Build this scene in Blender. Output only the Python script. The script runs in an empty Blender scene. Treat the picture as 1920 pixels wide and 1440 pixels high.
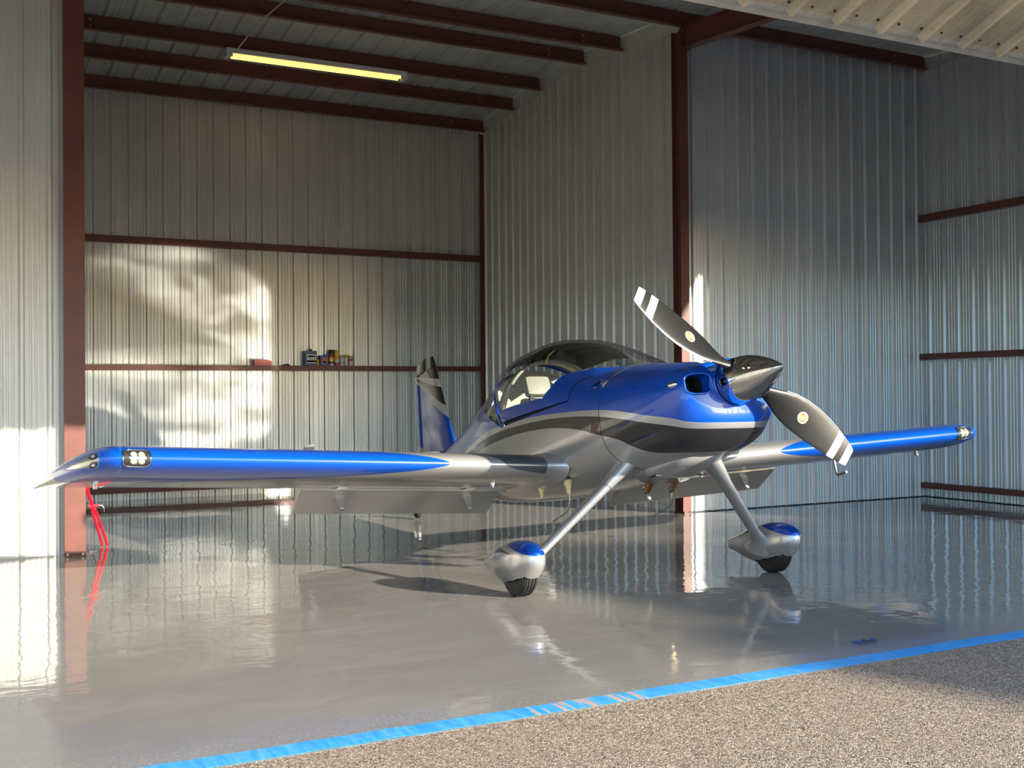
import bpy, bmesh, math, random, bisect
from mathutils import Vector, Matrix
random.seed(7)
C = bpy.context.scene
COL = C.collection
R = math.radians

# ------------------------------------------------------------------ camera
cam_d = bpy.data.cameras.new('camera'); cam = bpy.data.objects.new('camera', cam_d); COL.objects.link(cam)
cam_d.sensor_fit = 'HORIZONTAL'; cam_d.sensor_width = 36.0
cam_d.lens = 2101.05 / 1920 * 36.0
cam_d.clip_start = 0.05; cam_d.clip_end = 500
def cam_axes(yaw, pitch, roll):
    F = Vector((math.sin(yaw)*math.cos(pitch), math.cos(yaw)*math.cos(pitch), math.sin(pitch)))
    R0 = Vector((math.cos(yaw), -math.sin(yaw), 0)); U0 = R0.cross(F)
    c, s = math.cos(roll), math.sin(roll)
    return c*R0+s*U0, c*U0-s*R0, F
_r, _u, _f = cam_axes(0.4830743, 0.0087876, -0.0076775)
cam.matrix_world = Matrix(((_r.x, _u.x, -_f.x, 0), (_r.y, _u.y, -_f.y, 0), (_r.z, _u.z, -_f.z, 1.395), (0, 0, 0, 1)))
C.camera = cam

# ------------------------------------------------------------------ light
SUN_EL = R(16.8); SUN_K = 0.57                       # travel direction of the light: (-SUN_K, 1, down)
hd = Vector((-SUN_K, 1, 0)).normalized()
sun_dir = (hd*math.cos(SUN_EL) + Vector((0, 0, -math.sin(SUN_EL)))).normalized()
sd = bpy.data.lights.new('sun', 'SUN'); sun = bpy.data.objects.new('sun', sd); COL.objects.link(sun)
sd.energy = 10.2; sd.angle = R(0.6); sd.color = (1.0, 0.90, 0.74)
sun.rotation_euler = sun_dir.to_track_quat('-Z', 'Y').to_euler(); sun.location = (20, -20, 20)
w = bpy.data.worlds.new('sky'); C.world = w; w.use_nodes = True
nt = w.node_tree; nt.nodes.clear()
sky = nt.nodes.new('ShaderNodeTexSky'); sky.sky_type = 'NISHITA'; sky.sun_disc = False
sky.sun_elevation = SUN_EL; sky.sun_rotation = math.atan2(-sun_dir.x, -sun_dir.y); sky.dust_density = 0.35; sky.ozone_density = 2.6; sky.air_density = 1.0
bg = nt.nodes.new('ShaderNodeBackground'); bg.inputs[1].default_value = 0.46
wo = nt.nodes.new('ShaderNodeOutputWorld'); nt.links.new(sky.outputs[0], bg.inputs[0]); nt.links.new(bg.outputs[0], wo.inputs[0])
# added spot imitating sun bounced off the floor: cloudy patch on the back wall
bd = bpy.data.lights.new('added_glint_spot', 'SPOT'); bl = bpy.data.objects.new('added_glint_spot', bd); COL.objects.link(bl)
bl.location = (11.17, 4.9, .14); bd.energy = 8200; bd.color = (1.0, .93, .78); bd.spot_size = R(12.6); bd.spot_blend = .22; bd.shadow_soft_size = .06
_t = Vector((3.25, 15.85, 2.0))-Vector(bl.location); bl.rotation_euler = _t.to_track_quat('-Z', 'Y').to_euler()
bd.use_nodes = True; _n = bd.node_tree; _e = _n.nodes['Emission']; _tc = _n.nodes.new('ShaderNodeTexCoord'); _mp = _n.nodes.new('ShaderNodeMapping'); _mp.inputs['Scale'].default_value = (1, 2.2, 1)
_ns = _n.nodes.new('ShaderNodeTexNoise'); _ns.inputs['Scale'].default_value = 15; _ns.inputs['Detail'].default_value = 3; _ns.inputs['Distortion'].default_value = .8
_rp = _n.nodes.new('ShaderNodeValToRGB'); _rp.color_ramp.elements[0].position = .38; _rp.color_ramp.elements[0].color = (.12, .12, .12, 1); _rp.color_ramp.elements[1].position = .58
_n.links.new(_tc.outputs['Normal'], _mp.inputs[0]); _n.links.new(_mp.outputs[0], _ns.inputs['Vector']); _n.links.new(_ns.outputs[0], _rp.inputs[0]); _n.links.new(_rp.outputs[0], _e.inputs[1])
C.view_settings.view_transform = 'Standard'; C.view_settings.look = 'None'
C.view_settings.gamma = 1.0; C.view_settings.use_curve_mapping = False
C.view_settings.exposure = 0.46
C.cycles.filter_glossy = 0.4
C.cycles.sample_clamp_indirect = 5.0
C.cycles.max_bounces = 10; C.cycles.diffuse_bounces = 6; C.cycles.glossy_bounces = 6; C.cycles.transparent_max_bounces = 12

# ------------------------------------------------------------------ helpers
def mesh_obj(name, verts, faces, mat=None, parent=None, smooth=False, mats=None, fmat=None):
    me = bpy.data.meshes.new(name); me.from_pydata([tuple(v) for v in verts], [], faces); me.update()
    for m in (mats or ([mat] if mat else [])): me.materials.append(m)
    if fmat: me.polygons.foreach_set('material_index', fmat)
    if smooth: me.polygons.foreach_set('use_smooth', [True]*len(me.polygons))
    o = bpy.data.objects.new(name, me); COL.objects.link(o)
    if parent: o.parent = parent
    return o
def bm_obj(name, bm, mat, parent=None, smooth=False):
    bmesh.ops.recalc_face_normals(bm, faces=bm.faces)
    me = bpy.data.meshes.new(name); bm.to_mesh(me); bm.free()
    if mat: me.materials.append(mat)
    if smooth: me.polygons.foreach_set('use_smooth', [True]*len(me.polygons))
    o = bpy.data.objects.new(name, me); COL.objects.link(o)
    if parent: o.parent = parent
    return o
def autosmooth(o, ang=35):
    me = o.data; me.polygons.foreach_set('use_smooth', [True]*len(me.polygons))
    me.set_sharp_from_angle(angle=R(ang)); return o
def tag(o, label=None, cat=None, group=None, kind=None):
    if label: o['label'] = label
    if cat: o['category'] = cat
    if group: o['group'] = group
    if kind: o['kind'] = kind
    return o
def empty(name, loc=(0, 0, 0), rz=0, parent=None):
    o = bpy.data.objects.new(name, None); COL.objects.link(o); o.location = loc; o.rotation_euler = (0, 0, rz)
    o.empty_display_size = 0.1
    if parent: o.parent = parent
    return o
def add_box(bm, lo, hi, bevel=0, mtx=None):
    r = bmesh.ops.create_cube(bm, size=1.0)
    vs = r['verts']
    for v in vs:
        v.co = Vector(((lo[i]+hi[i])/2 + v.co[i]*(hi[i]-lo[i]) for i in range(3)))
    if bevel:
        es = list({e for v in vs for e in v.link_edges})
        bv = bmesh.ops.bevel(bm, geom=es, offset=bevel, segments=2, profile=0.6, affect='EDGES')
        vs = list({v for f in bv['faces'] for v in f.verts} | {v for v in vs if v.is_valid})
    if mtx:
        for v in vs: v.co = mtx @ v.co
    return vs
def box(name, lo, hi, mat, parent=None, bevel=0):
    bm = bmesh.new(); add_box(bm, lo, hi, bevel); return bm_obj(name, bm, mat, parent)
def sweep(path, rad, n=12, cap=True, squash=None):
    """tube along path; rad scalar/list; returns verts, faces"""
    P = [Vector(p) for p in path]; V = []; F = []
    prev = None
    for i, p in enumerate(P):
        t = (P[min(i+1, len(P)-1)]-P[max(i-1, 0)]).normalized()
        if prev is None:
            a = Vector((0, 0, 1)) if abs(t.z) < .9 else Vector((1, 0, 0))
            u = t.cross(a).normalized()
        else:
            u = (prev - t*prev.dot(t)).normalized()
        prev = u; v = t.cross(u)
        r = rad[i] if isinstance(rad, (list, tuple)) else rad
        for k in range(n):
            a = 2*math.pi*k/n; V.append(p+u*r*math.cos(a)+v*r*math.sin(a))
    for i in range(len(P)-1):
        for k in range(n):
            F.append((i*n+k, i*n+(k+1) % n, (i+1)*n+(k+1) % n, (i+1)*n+k))
    if cap:
        F.append(tuple(range(n-1, -1, -1))); F.append(tuple(range((len(P)-1)*n, len(P)*n)))
    return V, F
def tube(name, path, rad, mat, parent=None, n=12):
    V, F = sweep(path, rad, n); return autosmooth(mesh_obj(name, V, F, mat, parent), 50)
def lathe(name, prof, mat, parent=None, n=32, axis='z', org=(0, 0, 0), smooth=40):
    """prof: list of (r, h)"""
    V = []; F = []; org = Vector(org)
    for r, h in prof:
        for k in range(n):
            a = 2*math.pi*k/n; c, s = r*math.cos(a), r*math.sin(a)
            V.append(org+Vector({'z': (c, s, h), 'x': (h, c, s), 'y': (c, h, s)}[axis]))
    for i in range(len(prof)-1):
        for k in range(n):
            F.append((i*n+k, i*n+(k+1) % n, (i+1)*n+(k+1) % n, (i+1)*n+k))
    F.append(tuple(range(n-1, -1, -1))); F.append(tuple(range((len(prof)-1)*n, len(prof)*n)))
    o = mesh_obj(name, V, F, mat, parent)
    bm = bmesh.new(); bm.from_mesh(o.data); bmesh.ops.remove_doubles(bm, verts=bm.verts, dist=1e-5); bmesh.ops.recalc_face_normals(bm, faces=bm.faces); bm.to_mesh(o.data); bm.free()
    return autosmooth(o, smooth)
def fixn(o):
    bm = bmesh.new(); bm.from_mesh(o.data); bmesh.ops.remove_doubles(bm, verts=bm.verts, dist=1e-5)
    bmesh.ops.recalc_face_normals(bm, faces=bm.faces); bm.to_mesh(o.data); bm.free(); return o
def grid_faces(nu, nv, close_v=False):
    F = []
    for i in range(nu-1):
        for j in range(nv if close_v else nv-1):
            F.append((i*nv+j, i*nv+(j+1) % nv, (i+1)*nv+(j+1) % nv, (i+1)*nv+j))
    return F
def solid(o, t, off=-1, rim=True):
    m = o.modifiers.new('solid', 'SOLIDIFY'); m.thickness = t; m.offset = off; m.use_rim = rim; return o

# ------------------------------------------------------------------ materials
def mat(name, color=(.5, .5, .5), rough=.5, metal=0, spec=.5, coat=0, coat_rough=.05, emit=None, estr=0):
    m = bpy.data.materials.new(name); m.use_nodes = True; b = m.node_tree.nodes['Principled BSDF']
    b.inputs['Base Color'].default_value = (*color, 1); b.inputs['Roughness'].default_value = rough
    b.inputs['Metallic'].default_value = metal; b.inputs['Specular IOR Level'].default_value = spec
    b.inputs['Coat Weight'].default_value = coat; b.inputs['Coat Roughness'].default_value = coat_rough
    if emit: b.inputs['Emission Color'].default_value = (*emit, 1); b.inputs['Emission Strength'].default_value = estr
    return m
class NT:
    def __init__(s, m): s.t = m.node_tree; s.b = s.t.nodes['Principled BSDF']
    def n(s, typ, **kw):
        x = s.t.nodes.new(typ)
        for k, v in kw.items(): setattr(x, k, v)
        return x
    def l(s, a, b): s.t.links.new(a, b)
    def math(s, op, a, b=None, c=None):
        x = s.n('ShaderNodeMath', operation=op)
        for i, v in enumerate((a, b, c)):
            if v is None: continue
            if isinstance(v, (int, float)): x.inputs[i].default_value = v
            else: s.l(v, x.inputs[i])
        return x.outputs[0]
    def mix(s, f, a, b):
        x = s.n('ShaderNodeMix', data_type='RGBA')
        if isinstance(f, (int, float)): x.inputs[0].default_value = f
        else: s.l(f, x.inputs[0])
        for i, v in ((6, a), (7, b)):
            if isinstance(v, tuple): x.inputs[i].default_value = (*v, 1) if len(v) == 3 else v
            else: s.l(v, x.inputs[i])
        return x.outputs[2]
    def noise(s, vec, scale, detail=3, rough=.5, dist=0):
        x = s.n('ShaderNodeTexNoise'); x.inputs['Scale'].default_value = scale; x.inputs['Detail'].default_value = detail
        x.inputs['Roughness'].default_value = rough; x.inputs['Distortion'].default_value = dist
        if vec is not None: s.l(vec, x.inputs['Vector'])
        return x.outputs[0]
    def ramp(s, f, stops, interp='LINEAR'):
        x = s.n('ShaderNodeValToRGB'); x.color_ramp.interpolation = interp
        e = x.color_ramp.elements
        while len(e) < len(stops): e.new(0.5)
        for i, (p, c) in enumerate(stops):
            e[i].position = p; e[i].color = (*c, 1) if isinstance(c, tuple) else (c, c, c, 1)
        s.l(f, x.inputs[0]); return x.outputs[0]
    def curve(s, x_out, pts, lo, hi):
        """piecewise curve z(x) for x in lo..hi, z in 0..2"""
        t = s.math('DIVIDE', s.math('SUBTRACT', x_out, lo), hi-lo)
        c = s.n('ShaderNodeFloatCurve'); cu = c.mapping.curves[0]
        pts = sorted(pts); P = [((a-lo)/(hi-lo), b/2) for a, b in pts]
        while len(cu.points) < len(P): cu.points.new(0.5, 0.5)
        for i, p in enumerate(P): cu.points[i].location = p; cu.points[i].handle_type = 'AUTO_CLAMPED'
        c.mapping.update(); s.l(t, c.inputs[1])
        return s.math('MULTIPLY', c.outputs[0], 2.0)
    def obj(s): return s.n('ShaderNodeTexCoord').outputs['Object']
    def sep(s, v):
        x = s.n('ShaderNodeSeparateXYZ'); s.l(v, x.inputs[0]); return x.outputs
    def mapping(s, v, scale):
        x = s.n('ShaderNodeMapping'); x.inputs['Scale'].default_value = scale; s.l(v, x.inputs[0]); return x.outputs[0]
    def bump(s, h, strength, dist):
        x = s.n('ShaderNodeBump'); x.inputs['Strength'].default_value = strength; x.inputs['Distance'].default_value = dist
        s.l(h, x.inputs['Height']); s.l(x.outputs[0], s.b.inputs['Normal']); return x

def sheet_metal(name, base, rough=.42, spec=.5, grime=.25, metal=0.0, rvar=.2):
    m = mat(name, base, rough, metal, spec); k = NT(m); o = k.obj()
    g = k.noise(k.mapping(o, (1.2, 1.2, .35)), 2.0, 5, .6)
    g2 = k.noise(o, 26, 3, .7)
    f = k.ramp(g, [(.35, 0.0), (.8, 1.0)])
    f2 = k.ramp(g2, [(.60, 0.0), (.80, 1.0)])
    dk = tuple(c*(1-grime) for c in base); dk2 = tuple(c*(1-grime*1.5) for c in base)
    c1 = k.mix(f, base, dk); c2 = k.mix(k.math('MULTIPLY', f2, .6), c1, dk2); k.l(c2, k.b.inputs['Base Color'])
    rr = k.math('ADD', k.math('MULTIPLY', g, rvar), rough-rvar/2); k.l(rr, k.b.inputs['Roughness'])
    return m
M_WALL = sheet_metal('galvanised wall sheet', (.66, .665, .64), .38, .5, .14, .45, .08)
M_WALLL = sheet_metal('left wall sheet', (.62, .62, .585), .42, .5, .16, .2, .08)
M_WALLB = sheet_metal('wing bay wall sheet', (.62, .66, .68), .34, .5, .10, .5, .05)
M_ROOF = sheet_metal('roof sheet', (.47, .495, .485), .5, .4, .3)
M_DOOR = sheet_metal('weathered door sheet', (.44, .375, .27), .55, .4, .6)
M_TRIM = sheet_metal('trim metal', (.52, .53, .50), .45, .4, .12)
M_STEEL = mat('red oxide steel', (.15, .05, .038), .45, 0, .4)
k = NT(M_STEEL); n_ = k.noise(k.obj(), 7, 4, .6); k.l(k.mix(k.ramp(n_, [(.4, 0.), (.75, 1.)]), (.15, .05, .038), (.105, .038, .03)), k.b.inputs['Base Color'])
M_GALV = sheet_metal('galvanised rail', (.55, .53, .48), .4, .5, .45, .3)
M_BOLT = mat('bolt steel', (.5, .48, .45), .35, .8)

def floor_mat():
    m = mat('gray epoxy floor', (.2, .2, .2), .06, 0, .5); k = NT(m); o = k.obj()
    big = k.noise(o, .55, 4, .55, .4); mid = k.noise(k.mapping(o, (.7, 3.0, 1)), 1.6, 4, .6, .6); fine = k.noise(o, 30, 3, .6)
    c = k.mix(k.ramp(big, [(.3, 0.), (.7, 1.)]), (.25, .235, .21), (.21, .20, .185))
    c = k.mix(k.math('MULTIPLY', k.ramp(mid, [(.5, 0.), (.75, 1.)]), .5), c, (.27, .255, .23))
    # worn strip with flecks along the threshold
    xyz = k.sep(o)
    edge = k.ramp(k.math('MULTIPLY', k.math('SUBTRACT', xyz[1], 4.40), 1.6), [(0., 1.), (.35, .35), (1., 0.)])
    fl = k.ramp(k.noise(k.mapping(o, (1, 2.5, 1)), 55, 2, .5), [(.60, 0.), (.66, 1.)])
    c = k.mix(k.math('MULTIPLY', k.math('MULTIPLY', edge, fl), .7), c, (.55, .53, .48))
    k.l(c, k.b.inputs['Base Color'])
    sm = k.ramp(mid, [(.45, 0.), (.8, 1.)])
    rr = k.math('ADD', k.math('MULTIPLY', sm, .06), k.math('ADD', .04, k.math('MULTIPLY', edge, .16))); k.l(rr, k.b.inputs['Roughness'])
    wv = k.noise(k.mapping(o, (1, 1, 1)), 2.6, 2, .5, .3); wv2 = k.noise(k.mapping(o, (1, 2.2, 1)), 9, 2, .5)
    h = k.math('ADD', wv, k.math('MULTIPLY', wv2, .16)); h = k.math('ADD', h, k.math('MULTIPLY', k.math('MULTIPLY', fine, edge), .06))
    k.bump(h, 1.0, .0042)
    return m
M_FLOOR = floor_mat()
def pave_mat():
    m = mat('aggregate pavement', (.2, .18, .16), .75, 0, .35); k = NT(m); o = k.obj()
    v = k.n('ShaderNodeTexVoronoi'); v.inputs['Scale'].default_value = 165; k.l(o, v.inputs['Vector'])
    v2 = k.n('ShaderNodeTexVoronoi'); v2.inputs['Scale'].default_value = 300; k.l(o, v2.inputs['Vector'])
    sp = k.sep(v.outputs['Color'])
    c = k.ramp(sp[0], [(0., (.045, .034, .025)), (.3, (.18, .138, .10)), (.6, (.33, .255, .185)), (.85, (.48, .385, .29)), (1., (.66, .56, .45))])
    big = k.noise(o, .8, 3, .5); c = k.mix(k.math('MULTIPLY', k.ramp(big, [(.4, 0.), (.7, 1.)]), .25), c, (.27, .19, .155))
    k.l(c, k.b.inputs['Base Color'])
    h = k.math('ADD', k.math('MULTIPLY', v.outputs['Distance'], -1), k.math('MULTIPLY', v2.outputs['Distance'], -.4))
    k.bump(h, 1.0, .003)
    return m
M_PAVE = pave_mat()
M_TAPE = mat('blue masking tape', (.03, .30, .80), .5, 0, .4)
k = NT(M_TAPE); o_ = k.obj(); n_ = k.noise(k.mapping(o_, (30, 4, 1)), 1.0, 3, .6); n2 = k.noise(k.mapping(o_, (2.2, .3, 1)), 1, 2)
k.l(k.mix(k.ramp(n_, [(.4, 0.), (.75, 1.)]), (.03, .30, .76), (.12, .42, .80)), k.b.inputs['Base Color']); k.bump(n_, .4, .004)
s_ = k.sep(o_); n3 = k.noise(k.mapping(o_, (38, 1.5, 1)), 1.0, 2, .6); wx = k.ramp(k.math('DIVIDE', s_[0], 10.), [(.20, 0.), (.245, 1.), (.285, 1.), (.33, .5), (.36, 0.)])
tear = k.math('GREATER_THAN', k.math('ADD', n3, k.math('MULTIPLY', wx, .20)), .76)
prev_ = k.b.inputs['Base Color'].links[0].from_socket; k.l(k.mix(tear, prev_, (.42, .36, .31)), k.b.inputs['Base Color'])

# ------------------------------------------------------------------ hangar
WL, WR, WE, WW = 1.182, 7.815, 11.719, -1.94       # tail bay sides, right / left walls of the hangar
DT, DW, DB = 4.395, 10.602, 15.85                   # threshold, wing bay back wall, tail bay back wall
def zroof(d): return 5.985 - (.07*(13.2-d) if d < 13.2 else .115*(d-13.2))
BW, MH = .0285, .029
def prof_pts(width, pitch, hi, sign, minor=True, off=0.0):
    pts = [(0, 0)]
    n = int(round(width/pitch))
    for i in range(n):
        c = pitch*(i+.5)
        rel = [(c-.028, 0), (c-.012, hi), (c+.012, hi), (c+.028, 0)]
        if minor:
            mm = []
            for q in (-.5, -.31, .31):
                x = c+pitch*q
                if x-.012 > 0.001 and x+.012 < width-.001: mm += [(x-.012, 0), (x-.005, .0045), (x+.005, .0045), (x+.012, 0)]
            rel = sorted(rel+mm)
        pts += rel
    pts.append((width, 0))
    pts = sorted(pts)
    return [(u, v*sign) for u, v in pts]
def sheet(name, parent, m, u0, width, pitch, hi, sign, place, z0, z1f, minor=True, thick=.0006):
    """vertical ribbed sheet; place(u, v) -> (x, y)"""
    P = prof_pts(width, pitch, hi, sign, minor)
    V = []; F = []
    for u, v in P:
        x, y = place(u0+u, v); V.append((x, y, z0)); V.append((x, y, z1f(x, y)))
    for i in range(len(P)-1): F.append((2*i, 2*i+1, 2*i+3, 2*i+2))
    return mesh_obj(name, V, F, m, parent)
def wall_of_sheets(wall, m, length, place, z0, z1f, sign, pitch=.2286, hi=.029, per=4, minor=True):
    u = 0; wd = pitch*per; i = 0
    while u < length-.02:
        n = min(per, max(1, int(round((length-u)/pitch))))
        jit = 0
        sheet('wall_sheet', wall, m, u, n*pitch, pitch, hi, sign, lambda a, v, j=jit: place(a, v+j), z0, z1f, minor)
        u += n*pitch; i += 1
def c_girt(name, a, b, z0, z1, depth, normal, mat_, parent, web=.004, lip=.0):
    """C channel from a to b (xy), z0..z1, projecting depth along normal"""
    bm = bmesh.new(); a = Vector((*a, 0)); b = Vector((*b, 0)); n = Vector((*normal, 0)).normalized(); t = (b-a).normalized(); L = (b-a).length
    def bx(s0, s1, n0, n1, h0, h1):
        vs = add_box(bm, (0, 0, 0), (1, 1, 1))
        for v in vs:
            p = v.co.copy(); q = a+t*(s0+(s1-s0)*p.x)+n*(n0+(n1-n0)*p.y); q.z = h0+(h1-h0)*p.z; v.co = q
    bx(0, L, depth-.006, depth, z0, z1)                # web facing the room
    bx(0, L, .0, depth-.0061, z1-.006, z1); bx(0, L, .0, depth-.0061, z0, z0+.006)
    return bm_obj(name, bm, mat_, parent)

floor = mesh_obj('floor', [(WW-.1, DT-.14, 0), (WE+.1, DT-.14, 0), (WE+.1, DB+.1, 0), (WW-.1, DB+.1, 0), (WW-.1, DT-.14, -.2), (WE+.1, DT-.14, -.2), (WE+.1, DB+.1, -.2), (WW-.1, DB+.1, -.2)],
                 [(0, 1, 2, 3), (4, 5, 1, 0), (5, 6, 2, 1), (6, 7, 3, 2), (7, 4, 0, 3), (7, 6, 5, 4)], M_FLOOR); tag(floor, kind='structure')
pave = mesh_obj('pavement', [(-60, -70, -.001), (80, -70, -.001), (80, DT-.138, -.001), (-60, DT-.138, -.001)], [(0, 1, 2, 3)], M_PAVE)
tag(pave, 'speckled aggregate pavement in front of the blue tape', 'pavement', kind='structure')

wb = empty('wall_back', (0, 0, 0)); tag(wb, kind='structure')
wall_of_sheets(wb, M_WALL, WR-WL, lambda u, v: (WR-.0-u, DB+v), 0, lambda x, y: zroof(DB)-.04, +1)
for z0, z1 in ((3.468, 3.560), (1.752, 1.826), (.10, .18)):
    c_girt('girt', (WL, DB-.003), (WR-.02, DB-.003), z0, z1, .11, (0, -1), M_STEEL, wb)
wtr = empty('wall_right'); tag(wtr, kind='structure')
wall_of_sheets(wtr, M_WALL, DB-DW, lambda u, v: (WR-v, DB-u), 0, lambda x, y: zroof(y)-.205, +1)
# flat closure flashing between the wall sheets and the roof
def closure(parent, d0, d1, x):
    n = 4
    for i in range(n):
        a = d0+(d1-d0)*i/n; b = d0+(d1-d0)*(i+1)/n-.004; j = .004+.002*(i % 2)
        mesh_obj('flashing', [(x-j, a, zroof(a)-.235), (x-j, b, zroof(b)-.235), (x-j, b, zroof(b)-.002), (x-j, a, zroof(a)-.002), (x-j-.0, a, zroof(a)-.235)],
                 [(0, 1, 2, 3)], M_TRIM, parent)
closure(wtr, DW, DB, WR-.004)
tube('sill_trim', [(WR-.022, DB-.02, zroof(DB)-.21), (WR-.022, 13.2, zroof(13.2)-.21), (WR-.022, DW+.02, zroof(DW)-.21)], .004, M_TRIM, wtr, 6)
c_girt('corner_post', (WR-.075, DB-.004), (WR-.005, DB-.004), 0, zroof(DB)-.2, .05, (0, -1), M_STEEL, wtr)

wlt = empty('wall_left'); tag(wlt, kind='structure')
wall_of_sheets(wlt, M_WALL, DB-DW, lambda u, v: (WL+v, DB-u), 0, lambda x, y: zroof(y)-.01, -1)
wbl = empty('wall_back_left'); tag(wbl, kind='structure')
wall_of_sheets(wbl, M_WALLL, WL-.09-WW, lambda u, v: (WL-.09-u, DW-v), 0, lambda x, y: zroof(DW)-.01, +1)
wbr = empty('wall_back_right'); tag(wbr, kind='structure')
wall_of_sheets(wbr, M_WALLB, WE-WR-.03, lambda u, v: (WR+.03+u, DW-v), 0.005, lambda x, y: zroof(DW)-.01, +1)
bm = bmesh.new(); add_box(bm, (WR+.03, DW-.031, 0), (WE, DW+.004, .010)); bm_obj('base_trim', bm, mat('dark caulk', (.02, .022, .024), .8), wbr)
bm = bmesh.new(); add_box(bm, (WR+.014, DW-.03, 0), (WR+.04, DW+.0, zroof(DW)-.30)); bm_obj('edge_trim', bm, M_TRIM, wbr)
wre = empty('wall_far_right'); tag(wre, kind='structure')
wall_of_sheets(wre, M_WALLB, DW-DT, lambda u, v: (WE+v, DW-u), 0.005, lambda x, y: zroof(y)-.01, -1, pitch=.2286)
for z0, z1 in ((3.615, 3.705), (1.803, 1.880), (.118, .190)):
    c_girt('girt', (WE-.003, DW-.02), (WE-.003, DT+.1), z0, z1, .11, (-1, 0), M_STEEL, wre)
c_girt('head_girt', (WE-.003, DW-.02), (WE-.003, DT+.1), 5.60, 5.66, .05, (-1, 0), M_GALV, wre)
bm = bmesh.new(); add_box(bm, (WE-.031, DT, 0), (WE+.004, DW, .010)); bm_obj('base_trim', bm, bpy.data.materials['dark caulk'], wre)
wle = empty('wall_far_left'); tag(wle, kind='structure')
wall_of_sheets(wle, M_WALL, DW-DT, lambda u, v: (WW-v, DT+u), 0, lambda x, y: zroof(y)-.01, +1)

# ceiling: ribbed roof sheets and purlins
ceil_ = empty('ceiling'); tag(ceil_, kind='structure')
def roof_sheet(x0, d0, d1):
    P = prof_pts(.9144, .3048, .032, +1, True); V = []; F = []
    nd = [d0, 13.2, d1] if d0 < 13.2 < d1 else [d0, d1]
    for u, v in P:
        for d in nd: V.append((x0+u, d, zroof(d)+v+.004))
    n = len(nd)
    for i in range(len(P)-1):
        for j in range(n-1): F.append((i*n+j, i*n+j+1, (i+1)*n+j+1, (i+1)*n+j))
    mesh_obj('roof_sheet', V, F, M_ROOF, ceil_)
x = WW-.3
while x < WE+.3:
    roof_sheet(x, DT-.25, DW+.3 if not (WL-.95 < x < WR+.02) else DB+.2); x += .9144
def purlin(d, x0, x1):
    zt = zroof(d)-.006; zb = zt-.185; bm = bmesh.new()
    add_box(bm, (x0, d-.004, zb), (x1, d+.004, zt)); add_box(bm, (x0, d+.0041, zt-.006), (x1, d+.065, zt)); add_box(bm, (x0, d-.065, zb), (x1, d-.0041, zb+.006))
    add_box(bm, (x0, d-.068, zb), (x1, d-.062, zb+.02))
    p = bm_obj('purlin', bm, M_STEEL, ceil_)
    bm = bmesh.new()
    for xb in (x0+.55, x1-.55):
        for dz in (.055, .125):
            bmesh.ops.create_cone(bm, cap_ends=True, segments=6, radius1=.011, radius2=.011, depth=.012, matrix=Matrix.Translation((xb, d-.01, zb+dz)) @ Matrix.Rotation(R(90), 4, 'X'))
    tag(bm_obj('bolt', bm, M_BOLT, p), kind='stuff')
for d in (15.75, 14.75, 13.93, 12.71, 11.83): purlin(d, WL+.005, WR-.03)
for d in (10.50, 9.3, 8.1, 6.9, 5.7, 4.6): purlin(d, WW+.02, WE-.05)

# columns and rafters
def hbeam(bm, p0, p1, wid, dep, updir, tf=.009, tw=.008):
    """I section from p0 to p1, flange width wid (along side), depth dep (along updir)"""
    p0 = Vector(p0); p1 = Vector(p1); t = (p1-p0).normalized(); u = Vector(updir); u = (u-t*u.dot(t)).normalized(); s = t.cross(u)
    def bx(s0, s1, u0, u1):
        vs = add_box(bm, (0, 0, 0), (1, 1, 1))
        for v in vs:
            q = v.co.copy(); v.co = p0.lerp(p1, q.x)+s*(s0+(s1-s0)*q.y)+u*(u0+(u1-u0)*q.z)
    bx(-wid/2, wid/2, -dep/2, -dep/2+tf); bx(-wid/2, wid/2, dep/2-tf, dep/2); bx(-tw/2, tw/2, -dep/2+tf, dep/2-tf)
def column(x, label, wid):
    t = empty('steel_column', (x, DW-.03, 0)); tag(t, label, 'column', kind='structure')
    bm = bmesh.new(); hbeam(bm, (0, 0, .012), (0, 0, zroof(DW)-.22), wid, .16, (0, 1, 0)); bm_obj('shaft', bm, M_STEEL, t)
    bm = bmesh.new(); add_box(bm, (-wid/2, -.10, 0), (wid/2, .10, .012)); bm_obj('base_plate', bm, M_STEEL, t)
    bm = bmesh.new()
    for sx in (-1, 1):
        bmesh.ops.create_cone(bm, cap_ends=True, segments=6, radius1=.012, radius2=.012, depth=.02, matrix=Matrix.Translation((sx*wid*.36, -.09, .02)))
    tag(bm_obj('anchor_bolt', bm, M_BOLT, t), kind='stuff')
    return t
column(WL-.012, 'red oxide steel column beside the left ribbed wall, above the red tow bar', .175)
column(WR-.045, 'red oxide steel column at the inner corner behind the propeller', .115)
def rafter(x, label):
    t = empty('steel_rafter', (x, DW, 0)); tag(t, label, 'beam', kind='structure')
    bm = bmesh.new(); dz = -.19-.125
    hbeam(bm, (0, -.12, zroof(DW)-.02+dz+.02), (0, DT-DW+.2, zroof(DT+.2)+dz), .13, .25, (0, 0, 1)); bm_obj('web_beam', bm, M_STEEL, t)
    bm = bmesh.new(); add_box(bm, (-.065, -.13, zroof(DW)-.46), (.065, -.118, zroof(DW)-.18)); p = bm_obj('end_plate', bm, M_STEEL, t)
    bm = bmesh.new()
    for dz in (-.43, -.24):
        for sx in (-.045, .045):
            bmesh.ops.create_cone(bm, cap_ends=True, segments=6, radius1=.012, radius2=.012, depth=.016, matrix=Matrix.Translation((sx, -.138, zroof(DW)+dz)) @ Matrix.Rotation(R(90), 4, 'X'))
    tag(bm_obj('bolt', bm, M_BOLT, t), kind='stuff')
rafter(WR-.03, 'red oxide roof beam running forward from the inner corner column')
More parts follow.
